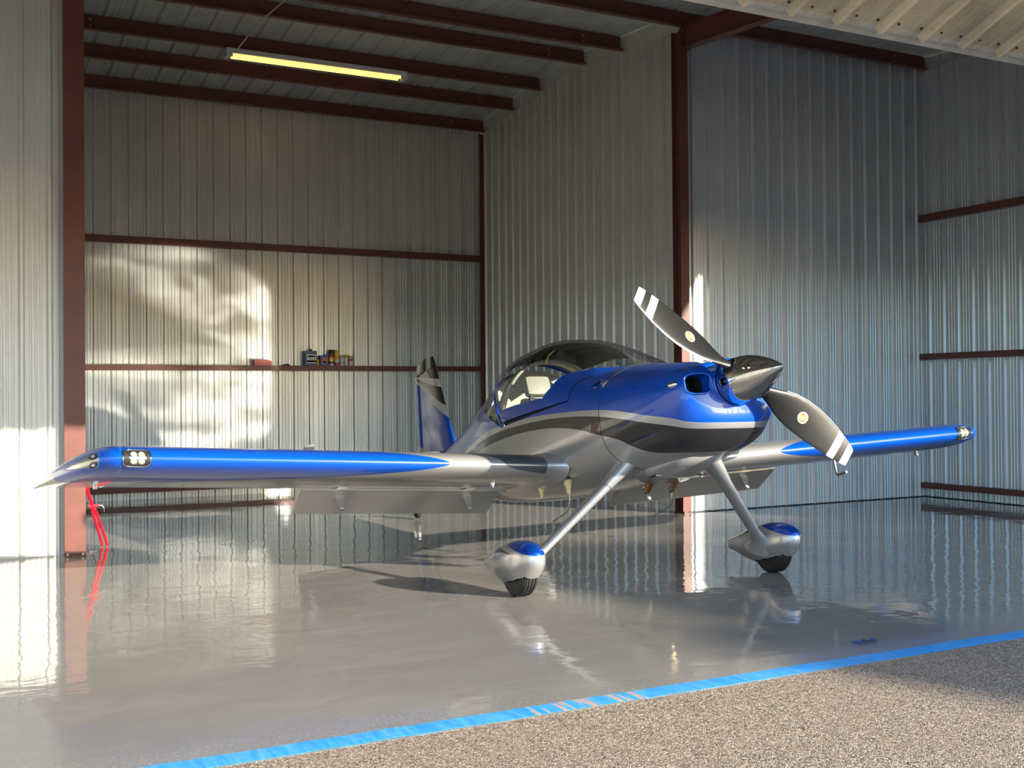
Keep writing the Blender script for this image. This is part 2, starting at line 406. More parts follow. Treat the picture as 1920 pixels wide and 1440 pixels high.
rafter(WL-.012, 'red oxide roof beam running forward from the column by the left wall')

# front wall of the building on both sides of the opening, and the jambs
wf = empty('wall_front'); tag(wf, kind='structure')
wall_of_sheets(wf, M_DOOR, 15.8, lambda u, v: (WE+.12+u, DT-v), 0, lambda x, y: 5.3, +1, .3048, .03, 3)
wall_of_sheets(wf, M_DOOR, 15.8, lambda u, v: (WW-.12-u, DT-v), 0, lambda x, y: 5.3, +1, .3048, .03, 3)
for x0 in (WE+.035, WW-.1):
    bm = bmesh.new(); add_box(bm, (x0, DT-.02, 0), (x0+.12, DT+.12, zroof(DT))); bm_obj('jamb', bm, M_STEEL, wf)
bm = bmesh.new(); add_box(bm, (WW, DT-.02, 5.25), (WE, DT+.06, zroof(DT)+.02)); bm_obj('header', bm, M_STEEL, wf)

# bi-fold door, folded open: two leaves in a "<" that opens towards the room
door = empty('door_1', (0, DT, 0)); tag(door, kind='structure')
H0, H1, LEAF = 3.33, 5.29, 2.6
hz = (H0+H1)/2; outd = math.sqrt(LEAF**2-((H1-H0)/2)**2)
def leaf(pa, pb, tag_):
    """pa/pb: (d, z) inner edge to outer edge; sheets on the weather side"""
    a = Vector((0, pa[0], pa[1])); b = Vector((0, pb[0], pb[1])); t = (b-a).normalized(); n = Vector((0, -t.z, t.y))
    if (n.z > 0) == (tag_ == 'low'): n = -n
    L = (b-a).length
    x = WW+.15
    while x < WE-.2:
        wd = min(.9144, WE-.1-x); P = prof_pts(.9144, .3048, .034, 1, True); V = []; F = []
        for u, v in P:
            for s in (.07, L-.03):
                q = a+t*s+n*(v+.055); V.append((x+u, q.y-DT, q.z))
        for i in range(len(P)-1): F.append((2*i, 2*i+1, 2*i+3, 2*i+2))
        mesh_obj('door_sheet', V, F, M_DOOR, door)
        # screws near the edge
        bm = bmesh.new()
        for u in (.06, .21, .36, .51, .66, .81):
            q = a+t*.13+n*.058; bmesh.ops.create_uvsphere(bm, u_segments=6, v_segments=4, radius=.009, matrix=Matrix.Translation((x+u+.04, q.y-DT, q.z)))
        tag(bm_obj('screw', bm, bpy.data.materials['dark caulk'], door), kind='stuff')
        x += .9144
    bm = bmesh.new()
    def bar(s0, s1, n0, n1, x0, x1):
        vs = add_box(bm, (0, 0, 0), (1, 1, 1))
        for v in vs:
            c = v.co.copy(); q = a+t*(s0+(s1-s0)*c.y)+n*(n0+(n1-n0)*c.z); v.co = Vector((x0+(x1-x0)*c.x, q.y-DT, q.z))
    bar(0, .055, -.02, .05, WW+.1, WE-.1); bar(.055, .09, .03, .056, WW+.1, WE-.1)
    bm_obj('edge_rail', bm, M_GALV, door)
    bm = bmesh.new()
    bar(L-.06, L, -.02, .05, WW+.1, WE-.1)
    for xx in [WW+.1+i*(WE-WW-.28)/6 for i in range(7)]: bar(.06, L-.06, -.05, .045, xx, xx+.08)
    bar(L*.5-.04, L*.5+.04, -.05, .045, WW+.1, WE-.1)
    bm_obj('leaf_frame', bm, M_STEEL, door)
leaf((DT, H0), (DT-outd, hz), 'low'); leaf((DT, H1), (DT-outd, hz), 'high')

# blue masking tape along the threshold
t_ = []; bm = bmesh.new(); xx = -1.8; rows = []
while xx < 11.5:
    tear = random.random()
    y0 = DT-.135+random.uniform(-.003, .003); y1 = DT-.003+random.uniform(-.003, .003)
    rows.append((xx, y0, y1, .0015+random.uniform(0, .003))); xx += random.uniform(.05, .16)
V = []; F = []
for (a, y0, y1, z) in rows: V += [(a, y0, z), (a, (y0+y1)/2, z+.001), (a, y1, z)]
F = grid_faces(len(rows), 3)
tp = mesh_obj('masking_tape', V, F, M_TAPE); solid(tp, .001, 1); tag(tp, 'long strip of blue masking tape along the edge of the floor', 'tape')
# crumpled bit of tape on the floor
bm = bmesh.new(); V = []; n = 14
for i in range(n):
    a = i/(n-1); V += [(a*.17-.085, -.012+.02*math.sin(i*1.7), .004+.010*abs(math.sin(i*2.3))), (a*.17-.085, .022+.014*math.sin(i*1.1+1), .003+.014*abs(math.sin(i*1.9+.5)))]
tw = mesh_obj('tape_scrap', V, grid_faces(n, 2), mat('dark blue tape', (.015, .075, .24), .5)); tw.location = (4.62, 4.6, 0); solid(tw, .001); tag(tw, 'crumpled dark blue scrap of tape lying on the gray floor near the threshold', 'tape scrap')
#--MARK-OBJECTS--
# ------------------------------------------------------------------ airplane (body frame: x forward, y to its left, z up)
PSI, TH = R(-1.9), R(11.2)
_lv = Vector((math.cos(PSI), math.sin(PSI), 0)); _hv = Vector((math.sin(PSI), -math.cos(PSI), 0)); _z = Vector((0, 0, 1))
_bx = math.cos(TH)*_hv+math.sin(TH)*_z; _bz = -math.sin(TH)*_hv+math.cos(TH)*_z
AC = bpy.data.objects.new('airplane', None); COL.objects.link(AC)
AC.matrix_world = Matrix(((_bx.x, _lv.x, _bz.x, 4.7253), (_bx.y, _lv.y, _bz.y, 6.7983), (_bx.z, _lv.z, _bz.z, 0), (0, 0, 0, 1)))
tag(AC, 'blue and silver low wing airplane with two blade propeller parked on the gray floor', 'airplane')

BLUE = (.0, .066, .43); SILV = (.46, .455, .45); CHAR = (.02, .02, .022)
def paint(name, color, metal=0., rough=.25, coat=1.):
    return mat(name, color, rough, metal, .3, coat*.75, .03)
M_BLUE = paint('blue paint', BLUE, .0, .3); M_SILV = paint('silver paint', SILV, .55, .32); M_CHAR = paint('charcoal paint', CHAR, .3, .3)
M_BLACK = mat('black rubber', (.012, .012, .012), .6); M_DARK = mat('dark interior', (.02, .02, .022), .7); M_CHROME = mat('polished metal', (.62, .61, .60), .06, 1.)
M_ALU = mat('satin aluminium', (.5, .5, .5), .3, 1.); M_CREAM = mat('cream leather', (.44, .41, .32), .5); M_EXH = mat('heat tinted steel', (.30, .17, .09), .35, .9)
M_YEL = mat('pale yellow plastic', (.72, .60, .27), .5); M_WHITE = mat('white paint', (.85, .85, .82), .4)

# outer mould line: x, z bottom, z widest, z top, half width, lower exponent, upper exponent
T=[(1.245,1.085,1.24,1.395,.155,2.0,2.0),(1.237,1.03,1.235,1.396,.23,2.1,2.1),(1.218,.975,1.225,1.397,.315,2.3,2.3),(1.18,.93,1.215,1.40,.365,2.4,2.4),
(1.105,.88,1.205,1.412,.41,2.5,2.35),(1.0,.835,1.195,1.44,.455,2.6,2.3),(.8,.81,1.185,1.48,.505,2.7,2.3),(.43,.775,1.17,1.555,.565,2.9,2.3),
(.3,.765,1.17,1.58,.575,2.9,2.3),(.1,.758,1.165,1.675,.583,3,2.25),(-.08,.755,1.16,1.765,.588,3,2.2),(-.3,.752,1.16,1.86,.595,3,2.2),(-.6,.75,1.15,1.955,.60,3,2.3),
(-.95,.75,1.15,2.01,.60,3,2.35),(-1.35,.765,1.16,2.01,.585,3,2.25),(-1.7,.79,1.18,1.945,.55,3,2.1),(-2.06,.84,1.21,1.855,.495,2.9,2.0),(-2.3,.88,1.23,1.785,.45,2.8,2.0),
(-2.73,.95,1.26,1.675,.37,2.7,2.0),(-3.3,1.04,1.29,1.56,.27,2.6,2.0),(-3.75,1.11,1.31,1.495,.19,2.5,2.0),(-4.2,1.19,1.34,1.45,.10,2.4,2.0),(-4.6,1.26,1.36,1.43,.03,2.2,2.0)]
T=T[::-1]
XS=[t[0] for t in T]
def sec(x):
    i=min(max(bisect.bisect(XS,x)-1,0),len(T)-2)
    x0,x1=XS[i],XS[i+1]; t=min(max((x-x0)/(x1-x0),0),1); h=x1-x0
    out=[]
    for k in range(1,7):
        def sl(j):
            if j<=0 or j>=len(T)-1:
                a,b=(0,1) if j<=0 else (len(T)-2,len(T)-1)
                return (T[b][k]-T[a][k])/(XS[b]-XS[a])
            d0=(T[j][k]-T[j-1][k])/(XS[j]-XS[j-1]); d1=(T[j+1][k]-T[j][k])/(XS[j+1]-XS[j])
            return 0 if d0*d1<=0 else 2*d0*d1/(d0+d1)
        a,b=T[i][k],T[i+1][k]
        m0,m1=sl(i)*h,sl(i+1)*h
        out.append((2*t**3-3*t*t+1)*a+(t**3-2*t*t+t)*m0+(-2*t**3+3*t*t)*b+(t**3-t*t)*m1)
    return out

def sill(x):
    zb, zw, zt, hw, nl, nu = sec(x)
    if x > -1.2: 
        s = 1.36
        return min(s, zw+.62*(zt-zw)) if x > .3 else s
    k_ = min((-1.2-x)/1.5, 1); return 1.36*(1-k_)+(zw+.35*(zt-zw))*k_
def a0_of(x):
    zb, zw, zt, hw, nl, nu = sec(x); r = min(max((sill(x)-zw)/(zt-zw), 0), .98); return math.asin(r**(nu/2))
def sgnp(v, e): return math.copysign(abs(v)**e, v)
def pt_up(x, t):
    zb, zw, zt, hw, nl, nu = sec(x); a0 = a0_of(x); a = a0+t*(math.pi-2*a0); e = 2/nu
    return Vector((x, -hw*sgnp(math.cos(a), e), zw+(zt-zw)*abs(math.sin(a))**e))
def pts_low(x, n1=5, n2=18):
    zb, zw, zt, hw, nl, nu = sec(x); a0 = a0_of(x); out = []
    for i in range(n1):
        a = a0*(1-i/n1); e = 2/nu; out.append(Vector((x, -hw*math.cos(a)**e, zw+(zt-zw)*math.sin(a)**e)))
    for i in range(2*n2+1):
        a = math.pi*i/(2*n2); e = 2/nl; out.append(Vector((x, -hw*sgnp(math.cos(a), e), zw-(zw-zb)*abs(math.sin(a))**e)))
    for i in range(1, n1+1):
        a = a0*i/n1; e = 2/nu; out.append(Vector((x, hw*math.cos(a)**e, zw+(zt-zw)*math.sin(a)**e)))
    return out
def lerp_tab(tab, v):
    for (a, b), (c, d) in zip(tab, tab[1:]):
        if v <= c: return b+(d-b)*max(v-a, 0)/(c-a)
    return tab[-1][1]
SEAM = [(0, .40), (.15, .385), (.30, .332), (.436, .178), (.496, .046), (.524, .0), (.60, .01)]
GLF = [(0, .32), (.15, .31), (.276, .26), (.40, .06), (.445, -.09), (.49, -.22), (.535, -.30), (.56, -.38), (.6, -.40)]
x_seam = lambda p: lerp_tab(SEAM, abs(p.y)); x_glf = lambda p: lerp_tab(GLF, abs(p.y))
x_bow = lambda p: -1.10-(p.z-1.40)*1.0
x_rw = lambda p: min(x_bow(p)-.04, -1.20-(p.z-1.40)*2.3)
def solve_x(f, t, x=-.5):
    for _ in range(30): x = .5*x+.5*f(pt_up(x, t))
    return x
def patch(name, xr, xf, t0, t1, nu_, nv_, m, parent, inset=0.):
    """upper-surface patch between two x-boundaries for t in t0..t1"""
    V = []
    for j in range(nv_):
        t = t0+(t1-t0)*j/(nv_-1); a = solve_x(xr, t); b = solve_x(xf, t)
        for i in range(nu_): V.append(pt_up(a+(b-a)*i/(nu_-1), t))
    return V, grid_faces(nv_, nu_)
def join(parts):
    V = []; F = []
    for v, f in parts:
        o = len(V); V += v; F += [tuple(i+o for i in q) for q in f]
    return V, F

# paint scheme of fuselage and cowl: bounding curves z(x)
CA = [(-4.6, 1.20), (-3, 1.25), (-2, 1.33), (-1.3, 1.385), (-1.11, 1.372), (-.47, 1.338), (-.084, 1.293), (.353, 1.231), (.594, 1.182), (.905, 1.09), (1.08, 1.036), (1.136, 1.006), (1.26, .975), (1.33, .97)]
CB = [(-4.6, 1.15), (-3, 1.21), (-2, 1.29), (-1.246, 1.335), (-.905, 1.326), (-.468, 1.298), (-.083, 1.257), (.348, 1.187), (.595, 1.13), (.887, 1.043), (1.053, .991), (1.103, .968), (1.24, .938), (1.33, .93)]
CD = [(-4.6, 1.10), (-3, 1.17), (-2, 1.23), (-1.248, 1.262), (-.866, 1.258), (-.47, 1.232), (-.209, 1.2), (.112, 1.136), (.38, 1.052), (.58, .981), (.679, .908), (.755, .862), (.858, .842), (.98, .825), (1.33, .80)]
def livery():
    m = paint('fuselage livery', SILV, .0, .3); k = NT(m); s = k.sep(k.obj()); z = s[2]
    a, b, d = (k.curve(s[0], c, -4.6, 1.4) for c in (CA, CB, CD))
    fa = k.math('GREATER_THAN', z, a); fb = k.math('GREATER_THAN', z, b); fd = k.math('GREATER_THAN', z, d)
    c = k.mix(fd, SILV, CHAR); c = k.mix(fb, c, SILV); c = k.mix(fa, c, BLUE); k.l(c, k.b.inputs['Base Color'])
    silv = k.math('SUBTRACT', 1.0, fd); silv = k.math('ADD', silv, k.math('SUBTRACT', fb, fa))
    k.l(k.math('MULTIPLY', silv, .55), k.b.inputs['Metallic'])
    return m
M_LIV = livery()

# fuselage
xs = [.43-.02*0]+[.43-i*.09 for i in range(1, 56)]; xs = [x for x in xs if x > -4.59]+[-4.6]
V = []; rows = [pts_low(x) for x in xs]; nl_ = len(rows[0])
for r in rows: V += r
Vs = [(V, grid_faces(len(rows), nl_))]
Vs.append(patch('', x_seam, lambda p: .43, 0, 1, 8, 49, None, None))
Vs.append(patch('', lambda p: -4.6, x_rw, 0, 1, 60, 49, None, None))
fus = fixn(mesh_obj('fuselage', *join(Vs), M_LIV, AC)); autosmooth(fus, 40); solid(fus, .004, -1, False)
# dark canopy sill lining and gap
V, F = patch('', lambda p: x_bow(p)-.03, lambda p: x_seam(p)+.02, 0, .06, 20, 3, None, None)
def inset(V, d): return [Vector((v.x, v.y*(1-d/.55), v.z-d*.3)) for v in V]
V2, F2 = patch('', lambda p: x_bow(p)-.03, lambda p: x_seam(p)+.02, .94, 1, 20, 3, None, None)
fixn(mesh_obj('sill_lining', inset(V, .03), F, M_DARK, AC)); fixn(mesh_obj('sill_lining', inset(V2, .03), F2, M_DARK, AC))
# cowl with two air inlets
xs = [.433+i*.055 for i in range(12)]+[1.12, 1.135, 1.15, 1.16, 1.17, 1.18, 1.188, 1.196, 1.203, 1.21, 1.217, 1.224, 1.23, 1.236, 1.241, 1.245]
xs = sorted(x for x in xs)
NS = 128
def ring(x):
    zb, zw, zt, hw, nl, nu = sec(x); o = []
    for k_ in range(NS):
        a = 2*math.pi*k_/NS; e = 2/(nu if math.sin(a) > 0 else nl)
        s = math.sin(a); o.append(Vector((x, hw*sgnp(math.cos(a), e), zw+((zt-zw) if s > 0 else (zw-zb))*sgnp(s, e))))
    return o
IC, IH = (.266, 1.238), (.088, .068)
def in_inlet(y, z): return ((abs(abs(y)-IC[0])/IH[0])**3.2+(abs(z-IC[1])/IH[1])**3.2) < 1
V = []; 
for x in xs: V += ring(x)
F = []
for f in grid_faces(len(xs), NS, True):
    c = sum((V[i] for i in f), Vector())/4
    if c.x > 1.1 and in_inlet(c.y, c.z): continue
    F.append(f)
cowl = fixn(mesh_obj('cowl', V, F, M_LIV, AC)); autosmooth(cowl, 45); solid(cowl, .004, -1, False)
def oml_front(y, z):
    a, b = .43, 1.245
    for _ in range(30):
        m = (a+b)/2; zb, zw, zt, hw, nl, nu = sec(m)
        n = nu if z > zw else nl; h = (zt-zw) if z > zw else (zw-zb)
        if (abs(y)/hw)**n+(abs(z-zw)/h)**n < 1: a = m
        else: b = m
    return a
for sy in (-1, 1):
    loop = []
    for k_ in range(40):
        a = 2*math.pi*k_/40; y = sy*(IC[0]+IH[0]*sgnp(math.cos(a), 2/3.2)); z = IC[1]+IH[1]*sgnp(math.sin(a), 2/3.2)
        loop.append(Vector((oml_front(y, z), y, z)))
    loop.append(loop[0].copy()); loop.append(loop[1].copy())
    Vt, Ft = sweep(loop, .008, 10, False)
    il = fixn(mesh_obj('inlet_lip', Vt, Ft, M_BLUE, AC)); autosmooth(il, 60)
    L = loop[:40]; mid = [Vector((1.145, p.y*.97+sy*.012, (p.z-IC[1])*.93+IC[1])) for p in L]
    F = [(i, (i+1) % 40, 40+(i+1) % 40, 40+i) for i in range(40)]
    mesh_obj('inlet_throat', L+mid, F, M_BLUE, AC, True)
    V = mid+[Vector((1.0, p.y, p.z)) for p in mid]; mesh_obj('inlet_duct', V, F+[tuple(range(40, 80))], M_DARK, AC)
    # bolts on the inlet wall
bm = bmesh.new()
for sy in (-1, 1):
    for p in ((1.240, .175*sy, 1.15), (1.240, .18*sy, 1.33)):
        bmesh.ops.create_uvsphere(bm, u_segments=8, v_segments=6, radius=.006, matrix=Matrix.Translation(p))
tag(bm_obj('cowl_screw', bm, M_ALU, AC, True), kind='stuff')
# front bulkhead ring behind the spinner
lathe('cowl_ring', [(.150, 1.240), (.155, 1.249), (.162, 1.246), (.166, 1.236)], M_BLUE, AC, 48, 'x', (0, 0, 1.24))
lathe('back_plate', [(.01, 1.248), (.145, 1.248), (.148, 1.250), (.148, 1.259), (.01, 1.259)], M_ALU, AC, 48, 'x', (0, 0, 1.24))
# oval fastener on the side of the cowl
bm = bmesh.new(); bmesh.ops.create_uvsphere(bm, u_segments=20, v_segments=10, radius=1, matrix=Matrix.Translation((1.125, -.402, 1.252)) @ Matrix.Rotation(R(35), 4, 'Z') @ Matrix.Diagonal((.034, .012, .022, 1)))
bm_obj('fastener', bm, M_CHROME, AC, True)
# seam line between upper and lower cowl
tube('cowl_seam', [(x, -sec(x)[3]*((1-max(0, (1.254-sec(x)[1])/(sec(x)[2]*1.0-sec(x)[1]))**sec(x)[5])**(1/sec(x)[5]))-.0002, 1.254) for x in [.45+i*.05 for i in range(14)]], .0016, M_DARK, AC, 6)
# cooling outlet under the cowl
V = []; sx = [(.86, .10, .822), (.68, .19, .775), (.48, .235, .725), (.30, .25, .700)]
for x, hw, zb in sx:
    for k_ in range(17):
        a = math.pi*k_/16; V.append(Vector((x, -hw*sgnp(math.cos(a), .55), .84-(.84-zb)*abs(math.sin(a))**.55)))
ol = mesh_obj('outlet_fairing', V, grid_faces(len(sx), 17), M_SILV, AC); autosmooth(ol, 50); solid(ol, .004)
box('outlet_opening', (.31, -.2, .73), (.5, .2, .82), M_DARK, AC)
for y in (-.10, .118):
    p = tube('exhaust_pipe', [(.50, y*.9, .80), (.38, y, .775), (.30, y, .735), (.20, y, .655)], .026, M_EXH, AC, 16)
    lathe('pipe_mouth', [(.0005, 0), (.022, 0), (.022, .001)], M_DARK, p, 16, 'z', (0, 0, 0)).matrix_local = Matrix.Translation((.2, y, .655)) @ Matrix.Rotation(R(128), 4, 'Y') @ Matrix.Translation((0, 0, .0012))

# canopy, slightly raised about its forward hinge
def tg_t(x=0): return .085
def t_at(x, z):
    a, b = 0., .5
    for _ in range(30):
        m = (a+b)/2
        if pt_up(x, m).z < z: a = m
        else: b = m
    return a
TGL = t_at(-.7, 1.455)
parts = [patch('', x_bow, x_seam, 0, TGL, 26, 5, None, None), patch('', x_bow, x_seam, 1-TGL, 1, 26, 5, None, None),
         patch('', x_glf, x_seam, TGL, 1-TGL, 7, 45, None, None), patch('', lambda p: x_bow(p), lambda p: x_bow(p)+.035, TGL, 1-TGL, 3, 45, None, None)]
cf = fixn(mesh_obj('canopy_frame', *join(parts), M_BLUE, AC)); autosmooth(cf, 40); solid(cf, .012, -1, False)
def glass_mat(name, tint):
    m = bpy.data.materials.new(name); m.use_nodes = True; t = m.node_tree; t.nodes.clear()
    o = t.nodes.new('ShaderNodeOutputMaterial'); mx = t.nodes.new('ShaderNodeMixShader'); fr = t.nodes.new('ShaderNodeFresnel'); ge = t.nodes.new('ShaderNodeNewGeometry'); ma = t.nodes.new('ShaderNodeMath'); ma.operation = 'MULTIPLY_ADD'; ma.inputs[1].default_value = -.8333; ma.inputs[2].default_value = 1.5; t.links.new(ge.outputs['Backfacing'], ma.inputs[0]); t.links.new(ma.outputs[0], fr.inputs[0])
    tr = t.nodes.new('ShaderNodeBsdfTransparent'); tr.inputs[0].default_value = (*tint, 1); gl = t.nodes.new('ShaderNodeBsdfGlossy'); gl.inputs['Roughness'].default_value = .02
    t.links.new(fr.outputs[0], mx.inputs[0]); t.links.new(tr.outputs[0], mx.inputs[1]); t.links.new(gl.outputs[0], mx.inputs[2]); t.links.new(mx.outputs[0], o.inputs[0]); return m
M_GLASS = glass_mat('canopy perspex', (.70, .74, .75)); M_LENS = glass_mat('lens glass', (.9, .92, .92))
V, F = patch('', lambda p: x_bow(p)+.01, x_glf, TGL, 1-TGL, 30, 45, None, None)
cg = mesh_obj('canopy_glass', V, F, M_GLASS, cf, True)
hx, hz = .36, 1.54
cf.matrix_local = Matrix.Translation((hx, 0, hz)) @ Matrix.Rotation(R(1.7), 4, 'Y') @ Matrix.Translation((-hx, 0, -hz))
V, F = patch('', x_rw, lambda p: x_bow(p)-.035, .06, .94, 16, 45, None, None)
V2, F2 = patch('', lambda p: x_bow(p)+.10, lambda p: -.60+.5*abs(p.y)**2, .27, .73, 14, 27, None, None)
ss_ = mesh_obj('sun_shade', [Vector((v.x, v.y*.95, 1.2+(v.z-1.2)*.965)) for v in V2], F2, mat('black shade cloth', (.012, .013, .016), .6), cf, True)
mesh_obj('rear_window', V, F, M_GLASS, AC, True)
# fixed frame strip in front of the rear window
V, F = patch('', lambda p: x_bow(p)-.05, lambda p: x_bow(p)-.02, 0, 1, 3, 45, None, None)
o_ = mesh_obj('rear_frame', V, F, M_BLUE, AC, True); solid(o_, .015)
# roll bar hoop, cabin
def hoop(name, x, wd, d, m, t0=.0, t1=1.):
    V = []
    for j in range(41):
        p = pt_up(x, t0+(t1-t0)*j/40); c = Vector((x, 0, 1.3)); q = c+(p-c)*(1-d)
        V += [Vector((x-wd/2, q.y, q.z)), Vector((x+wd/2, q.y, q.z))]
    o = mesh_obj(name, V, grid_faces(41, 2), m, AC, True); solid(o, .02); return o
hoop('roll_bar', -1.27, .12, .07, M_CREAM)
V = []
for d_, zz in ((.36, 0), (1.0, 0)):
    pass
def slab(name, pts, thick, m, parent):
    V = [Vector(p) for p in pts]; o = mesh_obj(name, V, [tuple(range(len(V)))], m, parent); solid(o, thick); return o
# baggage bulkhead (cream) behind the seats
x_ = -1.56; V = [Vector((x_, 0, 1.0))]+[Vector((x_+.12*0, p.y*.95, 1.2+(p.z-1.2)*.95)) for p in (pt_up(x_, j/24) for j in range(25))]
mesh_obj('bulkhead', V, [(0, i, i+1) for i in range(1, 25)], M_CREAM, AC)
# side lining of the baggage area, seen through the rear window
V = []
for x in (-1.24, -1.5, -1.78):
    for p in [pt_up(x, t)*1 for t in (0, .06, .12)]: V.append(Vector((x, p.y*.93, p.z-.0)))
solid(mesh_obj('side_lining', V, grid_faces(3, 3), M_CREAM, AC, True), .004)
box('cabin_floor', (-1.4, -.40, .86), (.2, .40, .885), M_DARK, AC)
for y in (-.27, .27):
    bm = bmesh.new(); add_box(bm, (-.88, y-.22, 1.0), (-.40, y+.22, 1.16), .05); st = bm_obj('seat', bm, M_CREAM, AC); autosmooth(st, 50)
    bm = bmesh.new(); add_box(bm, (-.06, y-.22, 0), (.06, y+.22, .42), .05, Matrix.Translation((-.88, 0, 1.06)) @ Matrix.Rotation(R(-14), 4, 'Y')); b_ = bm_obj('seat_back', bm, M_CREAM, st); autosmooth(b_, 50)
    bm = bmesh.new(); add_box(bm, (-.045, y-.115, 0), (.045, y+.115, .175), .04, Matrix.Translation((-1.0, 0, 1.595)) @ Matrix.Rotation(R(-12), 4, 'Y')); b_ = bm_obj('headrest', bm, M_CREAM, st); autosmooth(b_, 50)
    bm = bmesh.new()
    for dy in (-.07, .07): add_box(bm, (-1.01, y+dy-.02, 1.3), (-.985, y+dy+.02, 1.62))
    bm_obj('harness', bm, M_BLACK, st)
    tube('control_stick', [(-.30, y, .9), (-.36, y, 1.12), (-.40, y, 1.27)], .014, M_BLACK, AC, 8)
bm = bmesh.new(); add_box(bm, (-.33, -.50, 1.02), (-.24, .50, 1.43), .02); bm_obj('instrument_panel', bm, M_DARK, AC)
V = []
for x, zt in ((-.36, 1.455), (-.2, 1.475), (.1, 1.50), (.33, 1.53)):
    for j in range(9): y = -.5+.125*j; V.append(Vector((x, y, zt-.10*(abs(y)/.5)**2.5)))
mesh_obj('glare_shield', V, grid_faces(4, 9), M_DARK, AC, True)

# ------------------------------------------------------------------ wings
CH, XLE = 1.40, -.165
def foil(s, up, t=.15):
    yt = 5*t*(.2969*math.sqrt(max(s, 0))-.126*s-.3516*s*s+.2843*s**3-.1036*s**4); p = .4; mc = .018
    yc = mc/p**2*(2*p*s-s*s) if s < p else mc/(1-p)**2*(1-2*p+2*p*s-s*s)
    return yc+(yt if up else -yt)
def z_le(y): return .912+.0503*(abs(y)-.5)
def tipk(y):
    a = abs(y)
    if a < 3.66: return 0
    return min((a-3.66)/(4.10-3.66), 1)
def wing_pt(y, s, up, te=1.0):
    q = tipk(y); xl = -(CH*.95)*q**2.1; c = CH+xl
    x = XLE+xl-s*c; th = 1-.12*q
    z = z_le(y)+CH*foil(s, up)*(c/CH)*th - .012*s
    z -= .085*q*q*(1-s)*0+.02*q*q
    return Vector((x, y, z))
def wing_surface(y, u, out):
    """u signed distance along chord from the nose: + on top, - below; offset outwards"""
    s = (abs(u)/CH); p = wing_pt(y, s, u >= 0)
    e = .002; a = wing_pt(y, (abs(u+e))/CH, u+e >= 0); b = wing_pt(y, abs(u-e)/CH, u-e >= 0)
    t = (a-b); n = Vector((t.z, 0, -t.x)); n.normalize()
    if n.x < 0 and abs(u) < .02: n = -n
    if u > .02 and n.z < 0: n = -n
    if u < -.02 and n.z > 0: n = -n
    return p+n*out
SU = [0]+[((i/22)**2)*.76 for i in range(1, 23)]
def wing_livery(name, up):
    m = paint(name, SILV, .5, .3); k = NT(m); s = k.sep(k.obj()); ay = k.math('ABSOLUTE', s[1]); d = k.math('SUBTRACT', XLE, s[0])
    if up: fb = k.math('LESS_THAN', d, k.math('MULTIPLY', k.math('POWER', k.math('MAXIMUM', k.math('SUBTRACT', ay, 1.45), 0.0), 1.35), .42))
    else: fb = k.math('LESS_THAN', d, k.math('MULTIPLY', k.math('POWER', k.math('MAXIMUM', k.math('SUBTRACT', ay, 1.45), 0.0), 1.2), .26))
    if up: fc = k.math('LESS_THAN', ay, k.math('ADD', 1.03, k.math('MULTIPLY', k.math('POWER', k.math('MAXIMUM', d, 0.0), .7), .55)))
    else: fc = k.math('LESS_THAN', k.math('ADD', ay, k.math('MULTIPLY', d, 5.)), 1.03)
    c = k.mix(fc, SILV, (.115, .125, .14)); c = k.mix(fb, c, BLUE); k.l(c, k.b.inputs['Base Color'])
    k.l(k.math('MULTIPLY', k.math('SUBTRACT', 1.0, fb), .5), k.b.inputs['Metallic']); return m
M_WU = wing_livery('wing upper livery', True); M_WD = wing_livery('wing lower livery', False)
YS = [.50, .62, .9, 1.4, 2.0, 2.25, 2.27, 2.8, 3.3, 3.6, 3.66]+[3.66+.44*i/16 for i in range(1, 17)]
def wing(sy):
    V = []; F = []; FM = []; n = len(SU); rowlen = 2*n-1
    for y in YS:
        ss = SU if y <= 3.67 else [s/.76 for s in SU]
        for s in reversed(ss): V.append(wing_pt(sy*y, s, True))
        for s in ss[1:]: V.append(wing_pt(sy*y, s, False))
    for i in range(len(YS)-1):
        for j in range(rowlen-1):
            F.append((i*rowlen+j, i*rowlen+j+1, (i+1)*rowlen+j+1, (i+1)*rowlen+j)); FM.append(0 if j < n-1 else 1)
        # rear spar closing
        F.append((i*rowlen+rowlen-1, i*rowlen, (i+1)*rowlen, (i+1)*rowlen+rowlen-1)); FM.append(1)
    F.append(tuple(range((len(YS)-1)*rowlen, len(YS)*rowlen))); FM.append(0)
    w_ = mesh_obj('wing', V, F, parent=AC, mats=[M_WU, M_WD], fmat=FM)
    bm = bmesh.new(); bm.from_mesh(w_.data); bmesh.ops.recalc_face_normals(bm, faces=bm.faces); bm.to_mesh(w_.data); bm.free()
    return autosmooth(w_, 40)
def rear_piece(name, sy, y0, y1, defl, s0, m, drop=0., parent=None):
    """flap or aileron: rear part of the section turned about its lower front corner"""
    V = []; n = 8; ss = [s0+(1-s0)*i/n for i in range(n+1)]
    for y in (y0, y1):
        hg = wing_pt(sy*y, s0, False)+Vector((0, 0, -drop))
        Rm = Matrix.Rotation(R(-defl), 3, 'Y')
        row = [wing_pt(sy*y, s, True) for s in reversed(ss)]
        mid = wing_pt(sy*y, s0, True).lerp(wing_pt(sy*y, s0, False), .5)+Vector((.03, 0, 0)); row.append(mid)
        row += [wing_pt(sy*y, s, False) for s in ss]
        V += [hg+Rm @ (p-wing_pt(sy*y, s0, False)) for p in row]
    L = len(V)//2
    F = [(i, (i+1) % L, L+(i+1) % L, L+i) for i in range(L)]+[tuple(range(L)), tuple(range(2*L-1, L-1, -1))]
    o = fixn(mesh_obj(name, V, F, m, parent or AC)); return autosmooth(o, 30)
def nose_u(v): return math.copysign(v*v/.075, v)
